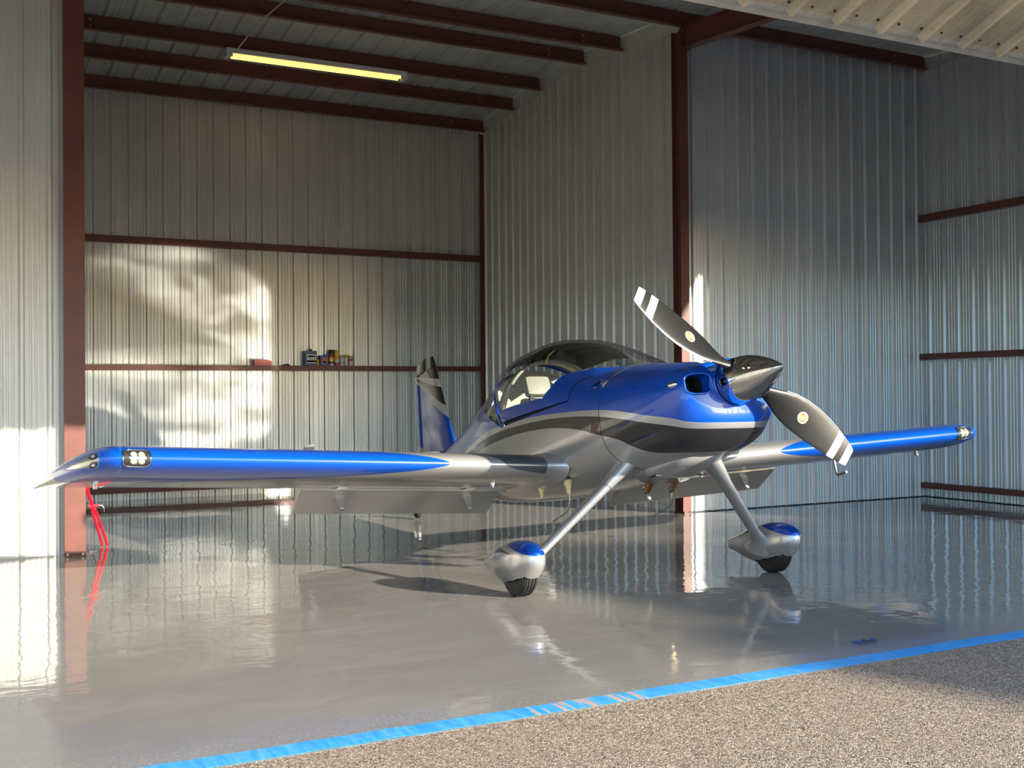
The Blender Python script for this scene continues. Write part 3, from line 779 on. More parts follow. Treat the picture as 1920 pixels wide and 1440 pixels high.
def rrect(n=32, e=4.):
    o = []
    for k_ in range(n):
        a = 2*math.pi*k_/n; o.append((sgnp(math.cos(a), 2/e), sgnp(math.sin(a), 2/e)))
    return o
def lens_disc(name, sy, yc, uc, hy, hu, out, m, parent, shape, rings=5):
    V = [wing_surface(sy*yc, nose_u(uc), out)]; n = len(shape); F = []
    for r in range(1, rings+1):
        for a, b in shape: V.append(wing_surface(sy*(yc+hy*a*r/rings), nose_u(uc+hu*b*r/rings), out))
    for k_ in range(n): F.append((0, 1+k_, 1+(k_+1) % n))
    for r in range(rings-1):
        for k_ in range(n): F.append((1+r*n+k_, 1+(r+1)*n+k_, 1+(r+1)*n+(k_+1) % n, 1+r*n+(k_+1) % n))
    return fixn(mesh_obj(name, V, F, m, parent, True))
def lens_rim(name, sy, yc, uc, hy, hu, out, rad, m, parent, shape):
    P = [wing_surface(sy*(yc+hy*a), nose_u(uc+hu*b), out) for a, b in shape]; P += P[:2]
    V, F = sweep(P, rad, 8, False); return autosmooth(fixn(mesh_obj(name, V, F, m, parent)), 60)
M_LED = mat('led reflector', (.8, .78, .68), .2, .6); M_LEDP = mat('led lens', (.75, .85, .95), .1, 0., .8)
for sy in (-1, 1):
    wg = wing(sy)
    rear_piece('flap', sy, .60, 2.25, 33, .765, M_SILV, .018)
    al = rear_piece('aileron', sy, 2.28, 3.655, 0, .765, M_WU)
    # root fairing blending wing into fuselage
    V = []; ys = [.53, .57, .60, .64, .69]; sc = [1.45, 1.24, 1.11, 1.03, 1.003]; n = len(SU)
    for y, q in zip(ys, sc):
        row = [wing_pt(sy*y, s, True) for s in reversed(SU)]+[wing_pt(sy*y, s, False) for s in SU[1:]]
        c0 = Vector((XLE-.5, sy*y, z_le(y)+.01))
        V += [Vector((c0.x+(p.x-c0.x)*(1+(q-1)*.16), p.y, c0.z+(p.z-c0.z)*q)) for p in row]
    o = mesh_obj('root_fairing', V, grid_faces(len(ys), 2*n-1), M_SILV, AC, True)
    # landing light
    sh = rrect(36, 4.)
    lt = lens_disc('landing_light', sy, 3.565, .0, .082, .058, .002, M_DARK, AC, sh)
    lens_rim('light_rim', sy, 3.565, .0, .082, .058, .003, .005, M_CHROME, lt, sh)
    circ = rrect(16, 2.)
    lens_disc('reflector', sy, 3.56, .0, .050, .044, .0035, M_ALU, lt, rrect(20, 5.), 3)
    for dy in (-.023, .023):
        for du in (-.021, .021): lens_disc('bulb_lens', sy, 3.56+dy, du, .020, .018, .006, M_LED, lt, circ, 2)
    lens_disc('lens_cover', sy, 3.565, .0, .080, .056, .008, M_LENS, lt, sh)
    # navigation light in the tip: a rounded triangle
    tri = []
    for k_ in range(30):
        a = 2*math.pi*k_/30; r = 1/(max(.62, 1-.38*math.cos(a))) ; tri.append((math.cos(a)*r*.72-.25, math.sin(a)*r*(.70 if math.cos(a) < .5 else .55)))
    tri = [(-1, .95), (-1, .5), (-1, 0), (-1, -.5), (-1, -.95), (-.6, -.86), (-.2, -.72), (.2, -.54), (.6, -.34), (.9, -.14), (1, 0), (.9, .14), (.6, .34), (.2, .54), (-.2, .72), (-.6, .86)]
    nv = lens_disc('nav_light', sy, 3.865, .0, .085, .064, .002, M_ALU, AC, tri)
    lens_rim('light_rim', sy, 3.865, .0, .085, .064, .003, .004, M_BLUE, nv, tri)
    for du in (-.030, .028):
        lens_disc('lamp_housing', sy, 3.81, du, .021, .021, .005, M_DARK, nv, circ, 2); lens_disc('bulb_lens', sy, 3.81, du, .010, .010, .008, M_LEDP, nv, circ, 2)
    lens_disc('lens_cover', sy, 3.865, .0, .083, .062, .010, M_LENS, nv, tri)
    # rivets at the tip joint
    bm = bmesh.new()
    for u in (-.13, -.09, -.05, .05, .08, .11): bmesh.ops.create_uvsphere(bm, u_segments=6, v_segments=4, radius=.0035, matrix=Matrix.Translation(wing_surface(sy*3.655, u, .0)))
    tag(bm_obj('tip_screw', bm, M_ALU, AC), kind='stuff')
    # flap hinge brackets
    for y in (.86, 1.93):
        a = wing_pt(sy*y, .70, False); V = []
        tri2 = [(.10, .012), (-.17, .0), (-.125, -.155), (-.10, -.165)]
        for d in (-.048, 0.0, .048):
            f_ = 1.0 if d == 0 else .985
            for px, pz in tri2: V.append(a+Vector((px*(1 if d == 0 else 1.0), sy*d*(1 if pz > -.1 else .25), pz)))
        b_ = mesh_obj('hinge_bracket', V, grid_faces(3, 4)+[(0, 4, 8), (3, 2, 6, 7), (7, 6, 10, 11)], M_SILV, AC); fixn(b_); solid(b_, .003)
        for px, pz in ((-.118, -.148),):
            bm = bmesh.new(); bmesh.ops.create_cone(bm, cap_ends=True, segments=10, radius1=.005, radius2=.005, depth=.024, matrix=Matrix.Translation(a+Vector((px, 0, pz))) @ Matrix.Rotation(R(90), 4, 'X')); bm_obj('hinge_bolt', bm, M_ALU, b_)
    # fuel drain, tie-down ring, vent cone with bent vent tube
    p = wing_pt(sy*.95, .30, False); lathe('fuel_drain', [(.020, .004), (.020, -.014), (.011, -.016), (.011, -.030), (.004, -.031)], M_CHROME, AC, 16, 'z', p)
    p = wing_pt(sy*3.74, .55, False); bm = bmesh.new(); add_box(bm, p+Vector((-.02, -.012, -.035)), p+Vector((.02, .012, .004)), .004); bm_obj('tie_down', bm, M_ALU, AC)
    p = Vector((-.30, sy*.465, .80)); cn = lathe('vent_cone', [(.034, .02), (.033, 0), (.020, -.045), (.013, -.085), (.002, -.086)], M_YEL, AC, 18, 'z', p)
    tube('vent_tube', [p+Vector((0, 0, -.07)), p+Vector((-.01, sy*.012*-1, -.13)), p+Vector((-.045, -sy*.0, -.205)), p+Vector((-.10, 0, -.225)), p+Vector((-.30, 0, -.265))], .0065, M_ALU, AC, 8)
cn = lathe('vent_cone', [(.026, .02), (.025, 0), (.014, -.04), (.009, -.075), (.002, -.076)], M_YEL, AC, 18, 'z', (-.62, -.53, .80))
# pitot tube under the left wing
p = wing_pt(2.28, .22, False)
tube('pitot_tube', [p+Vector((0, 0, .01)), p+Vector((.005, 0, -.05)), p+Vector((.012, 0, -.13)), p+Vector((.03, 0, -.148)), p+Vector((.135, 0, -.135))], [.013, .013, .012, .011, .009], M_ALU, AC, 12)

# ------------------------------------------------------------------ tail
def slab_foil(name, q0, q1, th0, th1, m, parent, nrm, le_round=True, te=True):
    """loft between two chords q0=(le, te) and q1; nrm = thickness direction"""
    V = []; nrm = Vector(nrm); pr = [(0, 0), (.02, .35), (.08, .72), (.25, 1), (.5, .86), (.8, .42), (1, .04 if te else .5)]
    for (le, te_), th in ((q0, th0), (q1, th1)):
        le = Vector(le); te_ = Vector(te_)
        for s, h in pr: V.append(le.lerp(te_, s)+nrm*th*h/2)
        for s, h in reversed(pr[1:]): V.append(le.lerp(te_, s)-nrm*th*h/2)
    L = len(V)//2
    F = [(i, (i+1) % L, L+(i+1) % L, L+i) for i in range(L)]+[tuple(range(L)), tuple(range(2*L-1, L-1, -1))]
    return autosmooth(fixn(mesh_obj(name, V, F, m, parent)), 40)
def fin_livery():
    m = paint('fin livery', BLUE, 0, .25); k = NT(m); s = k.sep(k.obj()); x, z = s[0], s[2]
    def above(z0, sl): return k.math('GREATER_THAN', z, k.math('SUBTRACT', z0, k.math('MULTIPLY', k.math('ADD', x, 4.3), sl)))
    c = k.mix(above(1.60, .30), CHAR, SILV); c = k.mix(above(1.67, .30), c, BLUE)
    c = k.mix(above(2.36, .66), c, SILV); c = k.mix(above(2.41, .58), c, CHAR); c = k.mix(above(2.43, .33), c, SILV); c = k.mix(above(2.47, .25), c, CHAR)
    k.l(c, k.b.inputs['Base Color']); return m
M_FIN = fin_livery()
slab_foil('fin', ((-3.40, 0, 1.42), (-4.33, 0, 1.42)), ((-3.83, 0, 2.49), (-4.30, 0, 2.49)), .10, .055, M_FIN, AC, (0, 1, 0), te=False)
slab_foil('fin_tip', ((-3.832, 0, 2.495), (-4.09, 0, 2.495)), ((-3.885, 0, 2.612), (-4.10, 0, 2.640)), .054, .022, M_FIN, AC, (0, 1, 0), te=False)
rd = slab_foil('rudder', ((-4.335, 0, 1.18), (-4.62, 0, 1.22)), ((-4.305, 0, 2.485), (-4.475, 0, 2.485)), .075, .05, M_FIN, AC, (0, 1, 0))
slab_foil('rudder_tip', ((-4.105, 0, 2.495), (-4.472, 0, 2.49)), ((-4.11, 0, 2.637), (-4.40, 0, 2.600)), .05, .018, M_FIN, rd, (0, 1, 0))
for sy in (-1, 1):
    slab_foil('stabilizer', ((-3.62, sy*.06, 1.52), (-4.22, sy*.06, 1.52)), ((-3.83, sy*1.33, 1.52), (-4.22, sy*1.33, 1.52)), .08, .05, M_SILV, AC, (0, 0, 1), te=False)
    Rm = Matrix.Translation((-4.23, 0, 1.52)) @ Matrix.Rotation(R(-33), 4, 'Y') @ Matrix.Translation((4.23, 0, -1.47))
    el = slab_foil('elevator', ((-4.235, sy*.09, 1.47), (-4.60, sy*.09, 1.47)), ((-4.235, sy*1.42, 1.47), (-4.50, sy*1.42, 1.47)), .06, .045, M_SILV, AC, (0, 0, 1)); el.matrix_local = Rm
    slab_foil('balance_horn', ((-3.90, sy*1.345, 1.47), (-4.25, sy*1.345, 1.47)), ((-3.93, sy*1.44, 1.47), (-4.25, sy*1.44, 1.47)), .06, .04, M_SILV, el, (0, 0, 1), te=False)
# tail wheel
tl = tube('tail_spring', [(-4.25, 0, 1.22), (-4.5, 0, 1.17), (-4.70, 0, 1.11)], .014, M_ALU, AC, 8)
bm = bmesh.new(); add_box(bm, (-4.74, -.035, 1.02), (-4.70, -.028, 1.12)); add_box(bm, (-4.74, .028, 1.02), (-4.70, .035, 1.12)); add_box(bm, (-4.74, -.035, 1.10), (-4.68, .035, 1.125)); bm_obj('tail_fork', bm, M_ALU, AC)
lathe('tail_tire', [(.03, -.024), (.062, -.026), (.072, -.018), (.075, 0), (.072, .018), (.062, .026), (.03, .024)], M_BLACK, AC, 28, 'y', (-4.712, 0, 1.020))

# ------------------------------------------------------------------ main gear
WX, WY, WZ = .034, 1.092, .172
def pant_livery():
    m = paint('wheel fairing livery', SILV, .6, .27); k = NT(m); s = k.sep(k.obj())
    zc = k.math('ADD', .245, k.math('MULTIPLY', k.math('SUBTRACT', .36, s[0]), .33))
    c = k.mix(k.math('GREATER_THAN', s[2], zc), SILV, BLUE)
    z2 = k.math('ADD', .262, k.math('MULTIPLY', k.math('POWER', k.math('MAXIMUM', k.math('SUBTRACT', .16, s[0]), 0.), .62), .155))
    st = k.math('MULTIPLY', k.math('LESS_THAN', k.math('ABSOLUTE', k.math('SUBTRACT', s[2], z2)), k.math('MULTIPLY', k.math('SUBTRACT', .14, s[0]), .055)), k.math('LESS_THAN', s[0], .14))
    st = k.math('MULTIPLY', st, k.math('LESS_THAN', s[2], zc))
    c = k.mix(st, c, CHAR); k.l(c, k.b.inputs['Base Color']); return m
M_PANT = pant_livery()
# panel seams drawn in as thin dark gaps: canopy skirt, firewall, tip joints
def seam_line(name, pts): return tube(name, pts, .0026, M_DARK, AC, 6)
seam_line('skirt_seam', [p+Vector((0, math.copysign(.001, p.y), .001)) for p in (pt_up(solve_x(x_seam, j/48), j/48) for j in range(49))])
seam_line('firewall_seam', [Vector((.4315, p.y, p.z)) for p in pts_low(.4315)])
seam_line('firewall_seam', [pt_up(.4315, j/40) for j in range(41)])
PT = [(.345, .235, .001, .001, .001), (.338, .235, .030, .045, .035), (.315, .235, .062, .075, .065), (.26, .232, .095, .112, .105), (.17, .228, .110, .140, .150), (.06, .226, .116, .152, .165), (-.06, .226, .112, .146, .160), (-.18, .23, .10, .126, .135), (-.30, .236, .075, .096, .100), (-.42, .246, .045, .060, .056), (-.50, .252, .022, .042, .036), (-.502, .252, .020, .040, .034)]
def gear(sy):
    n = 72; V = []; rows = []
    for (a, b) in zip(PT, PT[1:]):
        m_ = max(2, int(abs(a[0]-b[0])/.012))
        rows += [tuple(p+(q-p)*i/m_ for p, q in zip(a, b)) for i in range(m_)]
    rows.append(PT[-1])
    for it in range(6): rows = [rows[0]]+[(r[0],)+tuple((rows[i][j]+2*r[j]+rows[i+2][j])/4 for j in range(1, 5)) if r[0] < .30 else r for i, r in enumerate(rows[1:-1])]+[rows[-1]]
    for x, zc, hw, up, dn in rows:
        for k_ in range(n):
            a = 2*math.pi*k_/n; c, s = math.cos(a), math.sin(a); e = 2/2.25
            V.append(Vector((x, sy*WY+hw*sgnp(c, e), zc+(up if s > 0 else dn)*sgnp(s, e))))
    F = grid_faces(len(rows), n, True)+[tuple(range((len(rows)-1)*n, len(rows)*n))]
    F2 = []
    for f in F:
        c = sum((V[i] for i in f), Vector())/len(f)
        if c.z < .103+.10*(c.x-.03)*(c.x > .03) and abs(c.y-sy*WY) < .082 and ((c.x-.04)/.185)**2 < 1: continue
        F2.append(f)
    pn = fixn(mesh_obj('wheel_fairing', V, F2, M_PANT, AC)); autosmooth(pn, 50); solid(pn, .004, -1, False)
    P = [(.09, -.058), (.125, -.064), (.155, -.063), (.168, -.050)]
    for g in (-.036, -.014, .012, .034): P += [(.1745, g-.006), (.169, g-.003), (.169, g+.003), (.1745, g+.006)]
    P += [(.168, .050), (.155, .063), (.125, .064), (.09, .058)]
    lathe('tire', P, M_BLACK, AC, 48, 'y', (WX, sy*WY, WZ), 30)
    lathe('wheel_hub', [(.001, -.05), (.085, -.055), (.092, -.05), (.092, .05), (.085, .055), (.001, .05)], M_ALU, AC, 24, 'y', (WX, sy*WY, WZ))
    def leg_mesh(name, a, b, prof, m):
        """oval tube from a to b; prof: (fraction, half chord, half thickness)"""
        a = Vector(a); b = Vector(b); d = (b-a).normalized(); cx = Vector((1, 0, 0)); cx = (cx-d*cx.dot(d)).normalized(); th = d.cross(cx); V = []; n = 24
        for f, hc, ht in prof:
            p = a.lerp(b, f)
            for k_ in range(n):
                t = 2*math.pi*k_/n; c, s = math.cos(t), math.sin(t)
                V.append(p+cx*hc*(c if c > 0 else c*1.35)+th*ht*s)
        o = mesh_obj(name, V, grid_faces(len(prof), n, True)+[tuple(range(n)), tuple(range((len(prof)-1)*n, len(prof)*n))], m, AC); fixn(o); return autosmooth(o, 50)
    top = (.385, sy*.395, .800); bot = (.045, sy*.985, .235)
    leg_mesh('gear_leg', top, bot, [(0, .056, .036), (.25, .055, .034), (.6, .050, .031), (1.0, .046, .028)], M_SILV)
    leg_mesh('upper_leg_fairing', (.415, sy*.30, .905), (.325, sy*.50, .70), [(0, .085, .060), (.35, .082, .058), (.55, .076, .052), (.8, .066, .043), (1, .059, .039)], M_SILV)
    leg_mesh('lower_leg_fairing', (.085, sy*.92, .300), (.025, sy*1.03, .205), [(0, .052, .031), (.3, .060, .038), (.55, .075, .05), (.8, .11, .078), (1, .14, .10)], M_SILV)
    tube('brake_line', [(.27, sy*.42, .745), (.19, sy*.36, .76), (.12, sy*.30, .765)], .005, M_ALU, AC, 6)
for sy in (-1, 1): gear(sy)

# ------------------------------------------------------------------ propeller and spinner
lathe('spinner', [(.145, 1.257), (.1495, 1.262), (.1515, 1.32), (.1495, 1.385), (.141, 1.44), (.125, 1.50), (.103, 1.56), (.077, 1.62), (.047, 1.68), (.024, 1.72), (.010, 1.738), (.001, 1.743)], M_CHROME, AC, 64, 'x', (0, 0, 1.24), 30)
def blade_mat():
    m = mat('propeller blade', (.012, .012, .012), .36, .0, .4); k = NT(m); s = k.sep(k.obj()); r = s[2]
    def band(a, b): return k.math('MULTIPLY', k.math('GREATER_THAN', r, a), k.math('LESS_THAN', r, b))
    f = k.math('MAXIMUM', band(.772, .828), band(.878, 1.0)); c = k.mix(f, (.012, .012, .012), (.78, .78, .74))
    le = k.math('MULTIPLY', k.math('LESS_THAN', s[1], k.curve(r, [(0, .95), (.2, .938), (.45, .912), (.62, .914), (.80, .945), (.93, .985)], 0, 1.) if False else -9.0), 1.0)
    k.l(c, k.b.inputs['Base Color']); return m
M_BLADE = blade_mat()
ST = [(.085, .080, .040, 50), (.13, .076, .038, 48), (.17, .086, .030, 42), (.22, .115, .022, 36), (.29, .165, .017, 30), (.37, .208, .014, 25), (.46, .230, .012, 21), (.56, .234, .010, 18), (.66, .222, .0085, 16), (.76, .197, .007, 14), (.85, .163, .006, 13), (.90, .140, .005, 12.5), (.925, .124, .004, 12), (.932, .116, .0015, 12)]
def blade(ang):
    """local frame: z out along the blade, y towards its leading edge side, x forward"""
    V = []; n = 24
    for r, ch, th, pit in ST:
        sw = .012*math.sin(min(r/.5, 1)*math.pi/2)-.16*max(r-.55, 0)**1.6
        ca, sa = math.cos(R(pit)), math.sin(R(pit))
        for k_ in range(n):
            t = 2*math.pi*k_/n; c, s = math.cos(t), math.sin(t)
            if r < .15: u, v = ch/2*c, th*s
            else: u, v = ch/2*c, th*s*(1-.35*(c < 0)*abs(c))
            # u>0 leading edge; LE is tipped forward (x+)
            V.append(Vector((u*sa+v*ca, -(u*ca-v*sa+sw), r)))
    F = grid_faces(len(ST), n, True)+[tuple(range(n)), tuple(range((len(ST)-1)*n, len(ST)*n))]
    o = fixn(mesh_obj('propeller_blade', V, F, M_BLADE, AC)); autosmooth(o, 60)
    zx = Vector((0, math.cos(ang), math.sin(ang))); xx = Vector((1, 0, 0)); yy = zx.cross(xx)
    o.matrix_local = Matrix(((xx.x, yy.x, zx.x, 1.375), (xx.y, yy.y, zx.y, 0), (xx.z, yy.z, zx.z, 1.24), (0, 0, 0, 1)))
    # round decal: white rim, red and orange field
    pit = R(20.5); nx = Vector((math.cos(pit), math.sin(pit), 0)); ty = Vector((math.sin(pit), -math.cos(pit), 0)); c0 = Vector((0, -.012, .485))+nx*.0135
    def disc(name, r0, off, m, half=None, rx=1.0):
        V = [c0+nx*off]; n = 28
        for k_ in range(n): a = 2*math.pi*k_/n; V.append(c0+nx*off+ty*r0*math.cos(a)+Vector((0, 0, 1))*r0*rx*math.sin(a))
        return mesh_obj(name, V, [(0, 1+k_, 1+(k_+1) % n) for k_ in range(n) if half is None or half(2*math.pi*(k_+.5)/n)], m, o)
    disc('decal_rim', .039, .0006, M_WHITE); disc('decal_field', .033, .0010, mat('orange print', (.80, .33, .08), .5))
    disc('decal_wedge', .030, .0014, mat('red print', (.62, .07, .04), .5), lambda a: (a % math.pi) < .55 or (a % math.pi) > 2.2)
    V = [c0+nx*.0018+ty*a+Vector((0, 0, b)) for a, b in ((-.027, -.003), (.027, -.003), (.027, .003), (-.027, .003))]; mesh_obj('decal_bar', V, [(0, 1, 2, 3)], mat('cream print', (.85, .72, .5), .5), o)
    lathe('blade_boot', [(.045, .128), (.058, .132), (.058, .150), (.042, .156)], M_BLACK, o, 24, 'z')
    # metal leading edge strip
    E = []
    for r, ch, th, pit in ST[4:-1]:
        sw = .012*math.sin(min(r/.5, 1)*math.pi/2)-.16*max(r-.55, 0)**1.6; E.append(Vector((ch/2*math.sin(R(pit)), -(ch/2*math.cos(R(pit))+sw), r)))
    V, F = sweep(E, .003, 8); autosmooth(mesh_obj('edge_strip', V, F, M_ALU, o), 60)
    return o
_a = math.atan2(.535, -.785); blade(_a); blade(_a+math.pi)
# ------------------------------------------------------------------ strip light under the roof
fx = empty('fluorescent_light', (4.52, 13.93, 5.605)); tag(fx, 'long fluorescent strip light glowing yellow under the roof purlins', 'light')
M_ENAM = mat('white enamel', (.62, .60, .58), .4)
bm = bmesh.new(); add_box(bm, (-1.20, -.085, .040), (1.20, .085, .102), .004); bm_obj('housing', bm, M_ENAM, fx)
M_TUBE = mat('lit tube', (.9, .75, .3), .4, emit=(1.0, .66, .16), estr=1.25)
for y in (-.050, .050):
    tb = lathe('tube_lamp', [(.0005, -1.12), (.018, -1.12), (.019, -1.11), (.019, 1.11), (.018, 1.12), (.0005, 1.12)], M_TUBE, fx, 14, 'x', (0, y, .022))
    for sx in (-1, 1): lathe('tube_cap', [(.0005, sx*1.12), (.0185, sx*1.12), (.0185, sx*1.15), (.0005, sx*1.15)], M_ALU, tb, 14, 'x', (0, y, .022))
for sx in (-1, 1):
    bm = bmesh.new(); add_box(bm, (sx*1.175-.025, -.082, -.005), (sx*1.175+.025, .082, .05), .004); bm_obj('lamp_holder', bm, M_ENAM, fx)
tube('conduit', [(-1.08, -.04, .06), (-1.08, -.20, .085), (-1.08, -1.25, .105), (-1.075, -2.12, .045), (-1.07, -3.45, -.05)], .009, M_GALV, fx, 8)

# ------------------------------------------------------------------ things on the girt of the back wall
SH = 1.8265; YB = DB-.06
def can(x, wd, dp, h, body, label, parts, name='oil_can'):
    t = empty(name, (x, YB, SH)); tag(t, label, 'can', 'cans on the back wall girt')
    bm = bmesh.new(); add_box(bm, (-wd/2, -dp/2, 0), (wd/2, dp/2, h), .006); bm_obj('can_body', bm, body, t)
    for (nm, x0, x1, z0, z1, m) in parts:
        bm = bmesh.new(); add_box(bm, (x0*wd, -dp/2-.0015, z0*h), (x1*wd, -dp/2+.001, z1*h)); bm_obj(nm, bm, m, t)
    return t
mc = lambda n, c, r=.4: mat(n, c, r)
M_NAVY = mc('navy can', (.02, .05, .22)); M_LBL = mc('pale label', (.62, .60, .55)); M_TAN = mc('tan print', (.55, .38, .14)); M_INK = mc('dark print', (.03, .035, .04)); M_RED = mc('red print can', (.48, .05, .05)); M_YELC = mc('yellow can', (.70, .52, .02)); M_BLK = mc('black can', (.015, .02, .018))
t = can(4.968, .185, .09, .215, M_NAVY, 'large dark blue rectangular oil can with pale label on the wall girt', [('label_panel', -.32, .42, .18, .76, M_LBL), ('print_band', -.25, .35, .58, .68, M_INK), ('print_swoosh', -.2, .3, .46, .50, M_INK), ('print_stripe', -.32, .42, .24, .36, M_TAN)])
lathe('cap', [(.022, 0), (.022, .025), (.018, .03), (.0005, .03)], M_BLK, t, 14, 'z', (.01, 0, .213))
t = can(5.172, .125, .07, .152, M_NAVY, 'smaller blue can with red round print beside the large blue can', [('label_panel', -.28, .40, .28, .74, M_RED), ('print_band', -.1, .22, .30, .44, M_INK)])
lathe('cap', [(.016, 0), (.016, .014), (.0005, .014)], M_NAVY, t, 14, 'z', (.02, 0, .151))
def spray(x, r, h, label, segs, cap, name='spray_can', cat='spray can'):
    t = empty(name, (x, YB, SH)); tag(t, label, cat, 'spray cans on the back wall girt')
    z = 0
    for i, (frac, m) in enumerate(segs):
        z1 = z+frac*h; lathe('can_body' if i == 0 else 'label_band', [(.0005, z), (r, z), (r, z1), (.0005, z1)] if i < len(segs)-1 else [(.0005, z), (r, z), (r, z1-.006), (r*.85, z1), (.0005, z1)], m, t, 20, 'z'); z = z1
    lathe('cap', [(.0005, z), (cap[1]*r, z), (cap[1]*r, z+cap[2]-.004), (cap[1]*r*.9, z+cap[2]), (.0005, z+cap[2])], cap[0], t, 20, 'z')
    return t
spray(5.088, .017, .085, 'small yellow tube standing between the two blue cans', [(.9, M_YELC), (.1, M_YELC)], (M_YELC, .6, .015), 'glue_tube', 'tube')
M_WCAN = mc('white can', (.60, .60, .57)); M_WCAP = mc('gray cap', (.45, .47, .47))
spray(5.290, .040, .185, 'tall black and yellow spray can with black cap', [(.18, M_WCAN), (.14, M_BLK), (.34, M_YELC), (.22, M_RED), (.12, M_BLK)], (M_BLK, .98, .05))
spray(5.374, .037, .155, 'tall spray can with long yellow cap and red base', [(.30, M_RED), (.35, M_WCAN), (.08, M_RED), (.27, M_YELC)], (M_YELC, .96, .08))
spray(5.452, .034, .125, 'white spray can with gray cap between the yellow capped ones', [(.35, M_WCAN), (.08, M_INK), (.57, M_WCAN)], (M_WCAP, .85, .028))
spray(5.520, .030, .120, 'thin white spray can with short yellow cap', [(.3, M_WCAN), (.3, M_LBL), (.4, M_WCAN)], (M_YELC, 1.05, .045))
spray(5.590, .035, .115, 'white and red spray can at the end of the row', [(.62, M_LBL), (.28, M_RED), (.1, M_WCAP)], (M_WCAP, .9, .035))
# red box and dark rag
t = empty('tool_box', (4.265, YB, SH)); tag(t, 'low red metal box with sloped end lying on the wall girt', 'box')
V = [(-.125, -.045, 0), (.125, -.045, 0), (.125, .045, 0), (-.125, .045, 0), (-.125, -.045, .085), (.055, -.045, .085), (.125, -.045, .062), (.125, .045, .062), (.055, .045, .085), (-.125, .045, .085)]
fixn(mesh_obj('box_body', V, [(3, 2, 1, 0), (0, 1, 6, 5, 4), (2, 3, 9, 8, 7), (1, 2, 7, 6), (3, 0, 4, 9), (4, 5, 8, 9), (5, 6, 7, 8)], mc('red enamel', (.36, .05, .035), .45), t))
bm = bmesh.new(); add_box(bm, (-.09, -.048, .045), (.09, -.044, .055)); bm_obj('seam_strip', bm, M_RED, t)
V = []
for i in range(9):
    for j in range(5):
        a, b = i/8*2-1, j/4*2-1; V.append((a*.055, b*.04, .004+.020*max(0, 1-a*a)*max(0, 1-b*b)*(1+.4*math.sin(5*a+3*b))))
rg = mesh_obj('rag', V, grid_faces(9, 5), mc('dark cloth', (.04, .02, .018), .9), smooth=True); rg.location = (4.615, YB, SH); solid(rg, .004, 1); tag(rg, 'small dark rag lying on the girt between red box and blue can', 'rag')

# ------------------------------------------------------------------ red tow bar leaning on the left column, flakes on the floor
M_REDP = mat('red enamel bar', (.72, .01, .025), .3, 0, .5)
tb = empty('tow_bar', (1.507, 11.03, 0)); tag(tb, 'red tow bar leaning behind the wing tip beside the left column', 'tow bar')
a = Vector((0, 0, .012)); b = Vector((-.29, -.42, .80)); dr = b-a
tube('bar', [a+dr*.45+Vector((-.012, 0, 0)), b], .017, M_REDP, tb, 12)
for s in (-1, 1): tube('fork_arm', [a+Vector((s*.022-.02, 0, 0)), a+dr*.12+Vector((s*.021-.015, 0, 0)), a+dr*.40+Vector((s*.016-.012, 0, 0)), a+dr*.50+Vector((s*.008-.012, 0, 0))], .013, M_REDP, tb, 10)
bm = bmesh.new(); add_box(bm, (-.045, -.02, -.012), (.045, .02, .012), .003, Matrix.Translation(a+dr*.5)); bm_obj('clamp', bm, M_REDP, tb)
tube('hook', [a+dr*.5+Vector((.03, 0, .0)), a+dr*.5+Vector((.07, 0, .0)), a+dr*.49+Vector((.088, 0, -.02)), a+dr*.47+Vector((.085, 0, -.04))], .006, M_ALU, tb, 8)
def flake(x, y, w, d, label):
    V = []; n = 9
    for i in range(n):
        a = 2*math.pi*i/n; r = .75+.25*math.sin(3*a+1); V.append((w*r*math.cos(a), d*r*math.sin(a), .001)); V.append((w*.8*r*math.cos(a), d*.8*r*math.sin(a), .012))
    F = [(2*i, 2*((i+1) % n), 2*((i+1) % n)+1, 2*i+1) for i in range(n)]+[tuple(2*i+1 for i in range(n))]
    o = mesh_obj('foam_chip', V, F, mat('foam', (.75, .70, .58), .8)); o.location = (x, y, 0); tag(o, label, 'chip', 'chips beside the left column')
flake(1.335, 10.72, .055, .03, 'larger pale foam chip on the floor beside the left column'); flake(1.30, 11.36, .035, .03, 'small pale chip on the floor behind the left column')

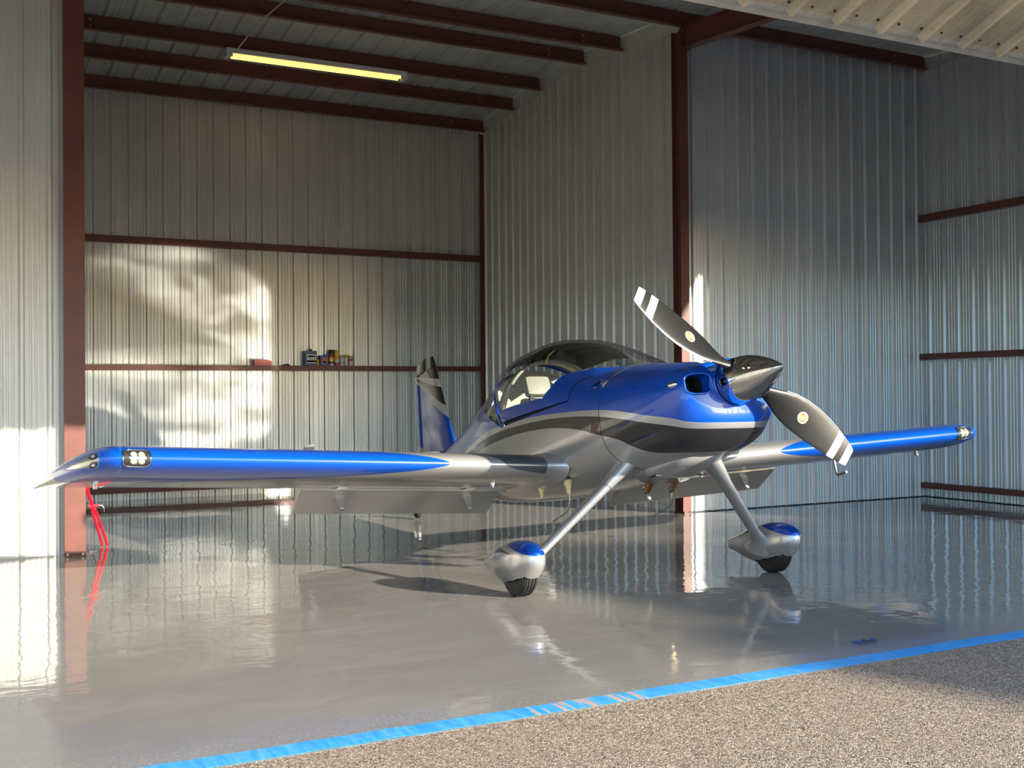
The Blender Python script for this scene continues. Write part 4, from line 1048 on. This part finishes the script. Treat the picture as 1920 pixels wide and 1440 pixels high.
# ------------------------------------------------------------------ outside, behind the camera: trees and the hangar row opposite
M_LEAF = mat('leaves', (.05, .09, .025), .6); M_BARK = mat('bark', (.09, .065, .045), .9)
TP = Vector((.865, .502)); TS = Vector((-.502, .865))
def tree(p, s, h, rx, rh, label, seed):
    rnd = random.Random(seed); q = TP*p+TS*s; t = empty('tree', (q.x, q.y, -.012)); tag(t, label, 'tree', 'trees opposite the hangar')
    V, F = sweep([(0, 0, 0), (.1, 0, h*.35), (-.05, .1, h*.7)], [.3, .22, .08], 10); mesh_obj('trunk', V, F, M_BARK, t)
    V = []; F = []
    N = int(5200*rx*rh/9)
    for _ in range(N):
        while True:
            a, b, c = (rnd.uniform(-1, 1) for _ in range(3))
            if abs(a)**2.6+abs(b)**2.6+abs(c)**2.6 < 1 and (a*a+b*b+c*c > .25 or rnd.random() < .3): break
        c0 = Vector((a*rx*TP.x+b*rx*.6*TS.x, a*rx*TP.y+b*rx*.6*TS.y, h-rh+c*rh)); d = Vector((rnd.gauss(0, 1), rnd.gauss(0, 1), rnd.gauss(0, .7))).normalized(); e = d.orthogonal().normalized(); sz = rnd.uniform(.13, .26)
        i = len(V); f = d.cross(e); V += [c0-e*sz, c0+f*sz*.55, c0+e*sz, c0-f*sz*.55]; F.append((i, i+1, i+2, i+3))
    cr = mesh_obj('crown', V, F, M_LEAF, t); tag(cr, kind='stuff')
DIST = -31.0
for i, (p, h, rx, rh) in enumerate([(8.1, 10.95, 2.4, 3.6), (6.15, 10.2, 1.45, 3.6), (10.7, 10.7, 2.9, 3.6), (13.5, 10.6, 2.8, 3.8), (16.8, 10.3, 2.6, 3.8), (20.5, 10.3, 2.8, 3.6), (25, 9.4, 2.8, 3.6)]):
    tree(p, DIST-(4.4 if i in (1, 2, 4, 6) else 0), h+(1.33 if i in (1, 2, 4, 6) else 0), rx, rh, ('tall', 'slim', 'broad', 'dense', 'low', 'wide', 'far')[i]+' leafy tree across the pavement from the hangar opening', 11+i)
hr = empty('hangar_building', (-8, -34, 0)); tag(hr, 'long pale metal hangar row across the pavement from the opening', 'building')
bm = bmesh.new(); add_box(bm, (-26, -8, -.012), (26, 0, 4.6)); bm_obj('building_wall', bm, M_TRIM, hr)
mesh_obj('building_roof', [(-26.3, .4, 4.6), (26.3, .4, 4.6), (26.3, -4, 5.4), (-26.3, -4, 5.4), (26.3, -8.4, 4.6), (-26.3, -8.4, 4.6)], [(0, 1, 2, 3), (3, 2, 4, 5)], M_ROOF, hr)
for i in range(4):
    bm = bmesh.new(); add_box(bm, (-24+i*12.5, 0, 0), (-13+i*12.5, .06, 3.9)); bm_obj('hangar_door', bm, M_DOOR, hr)
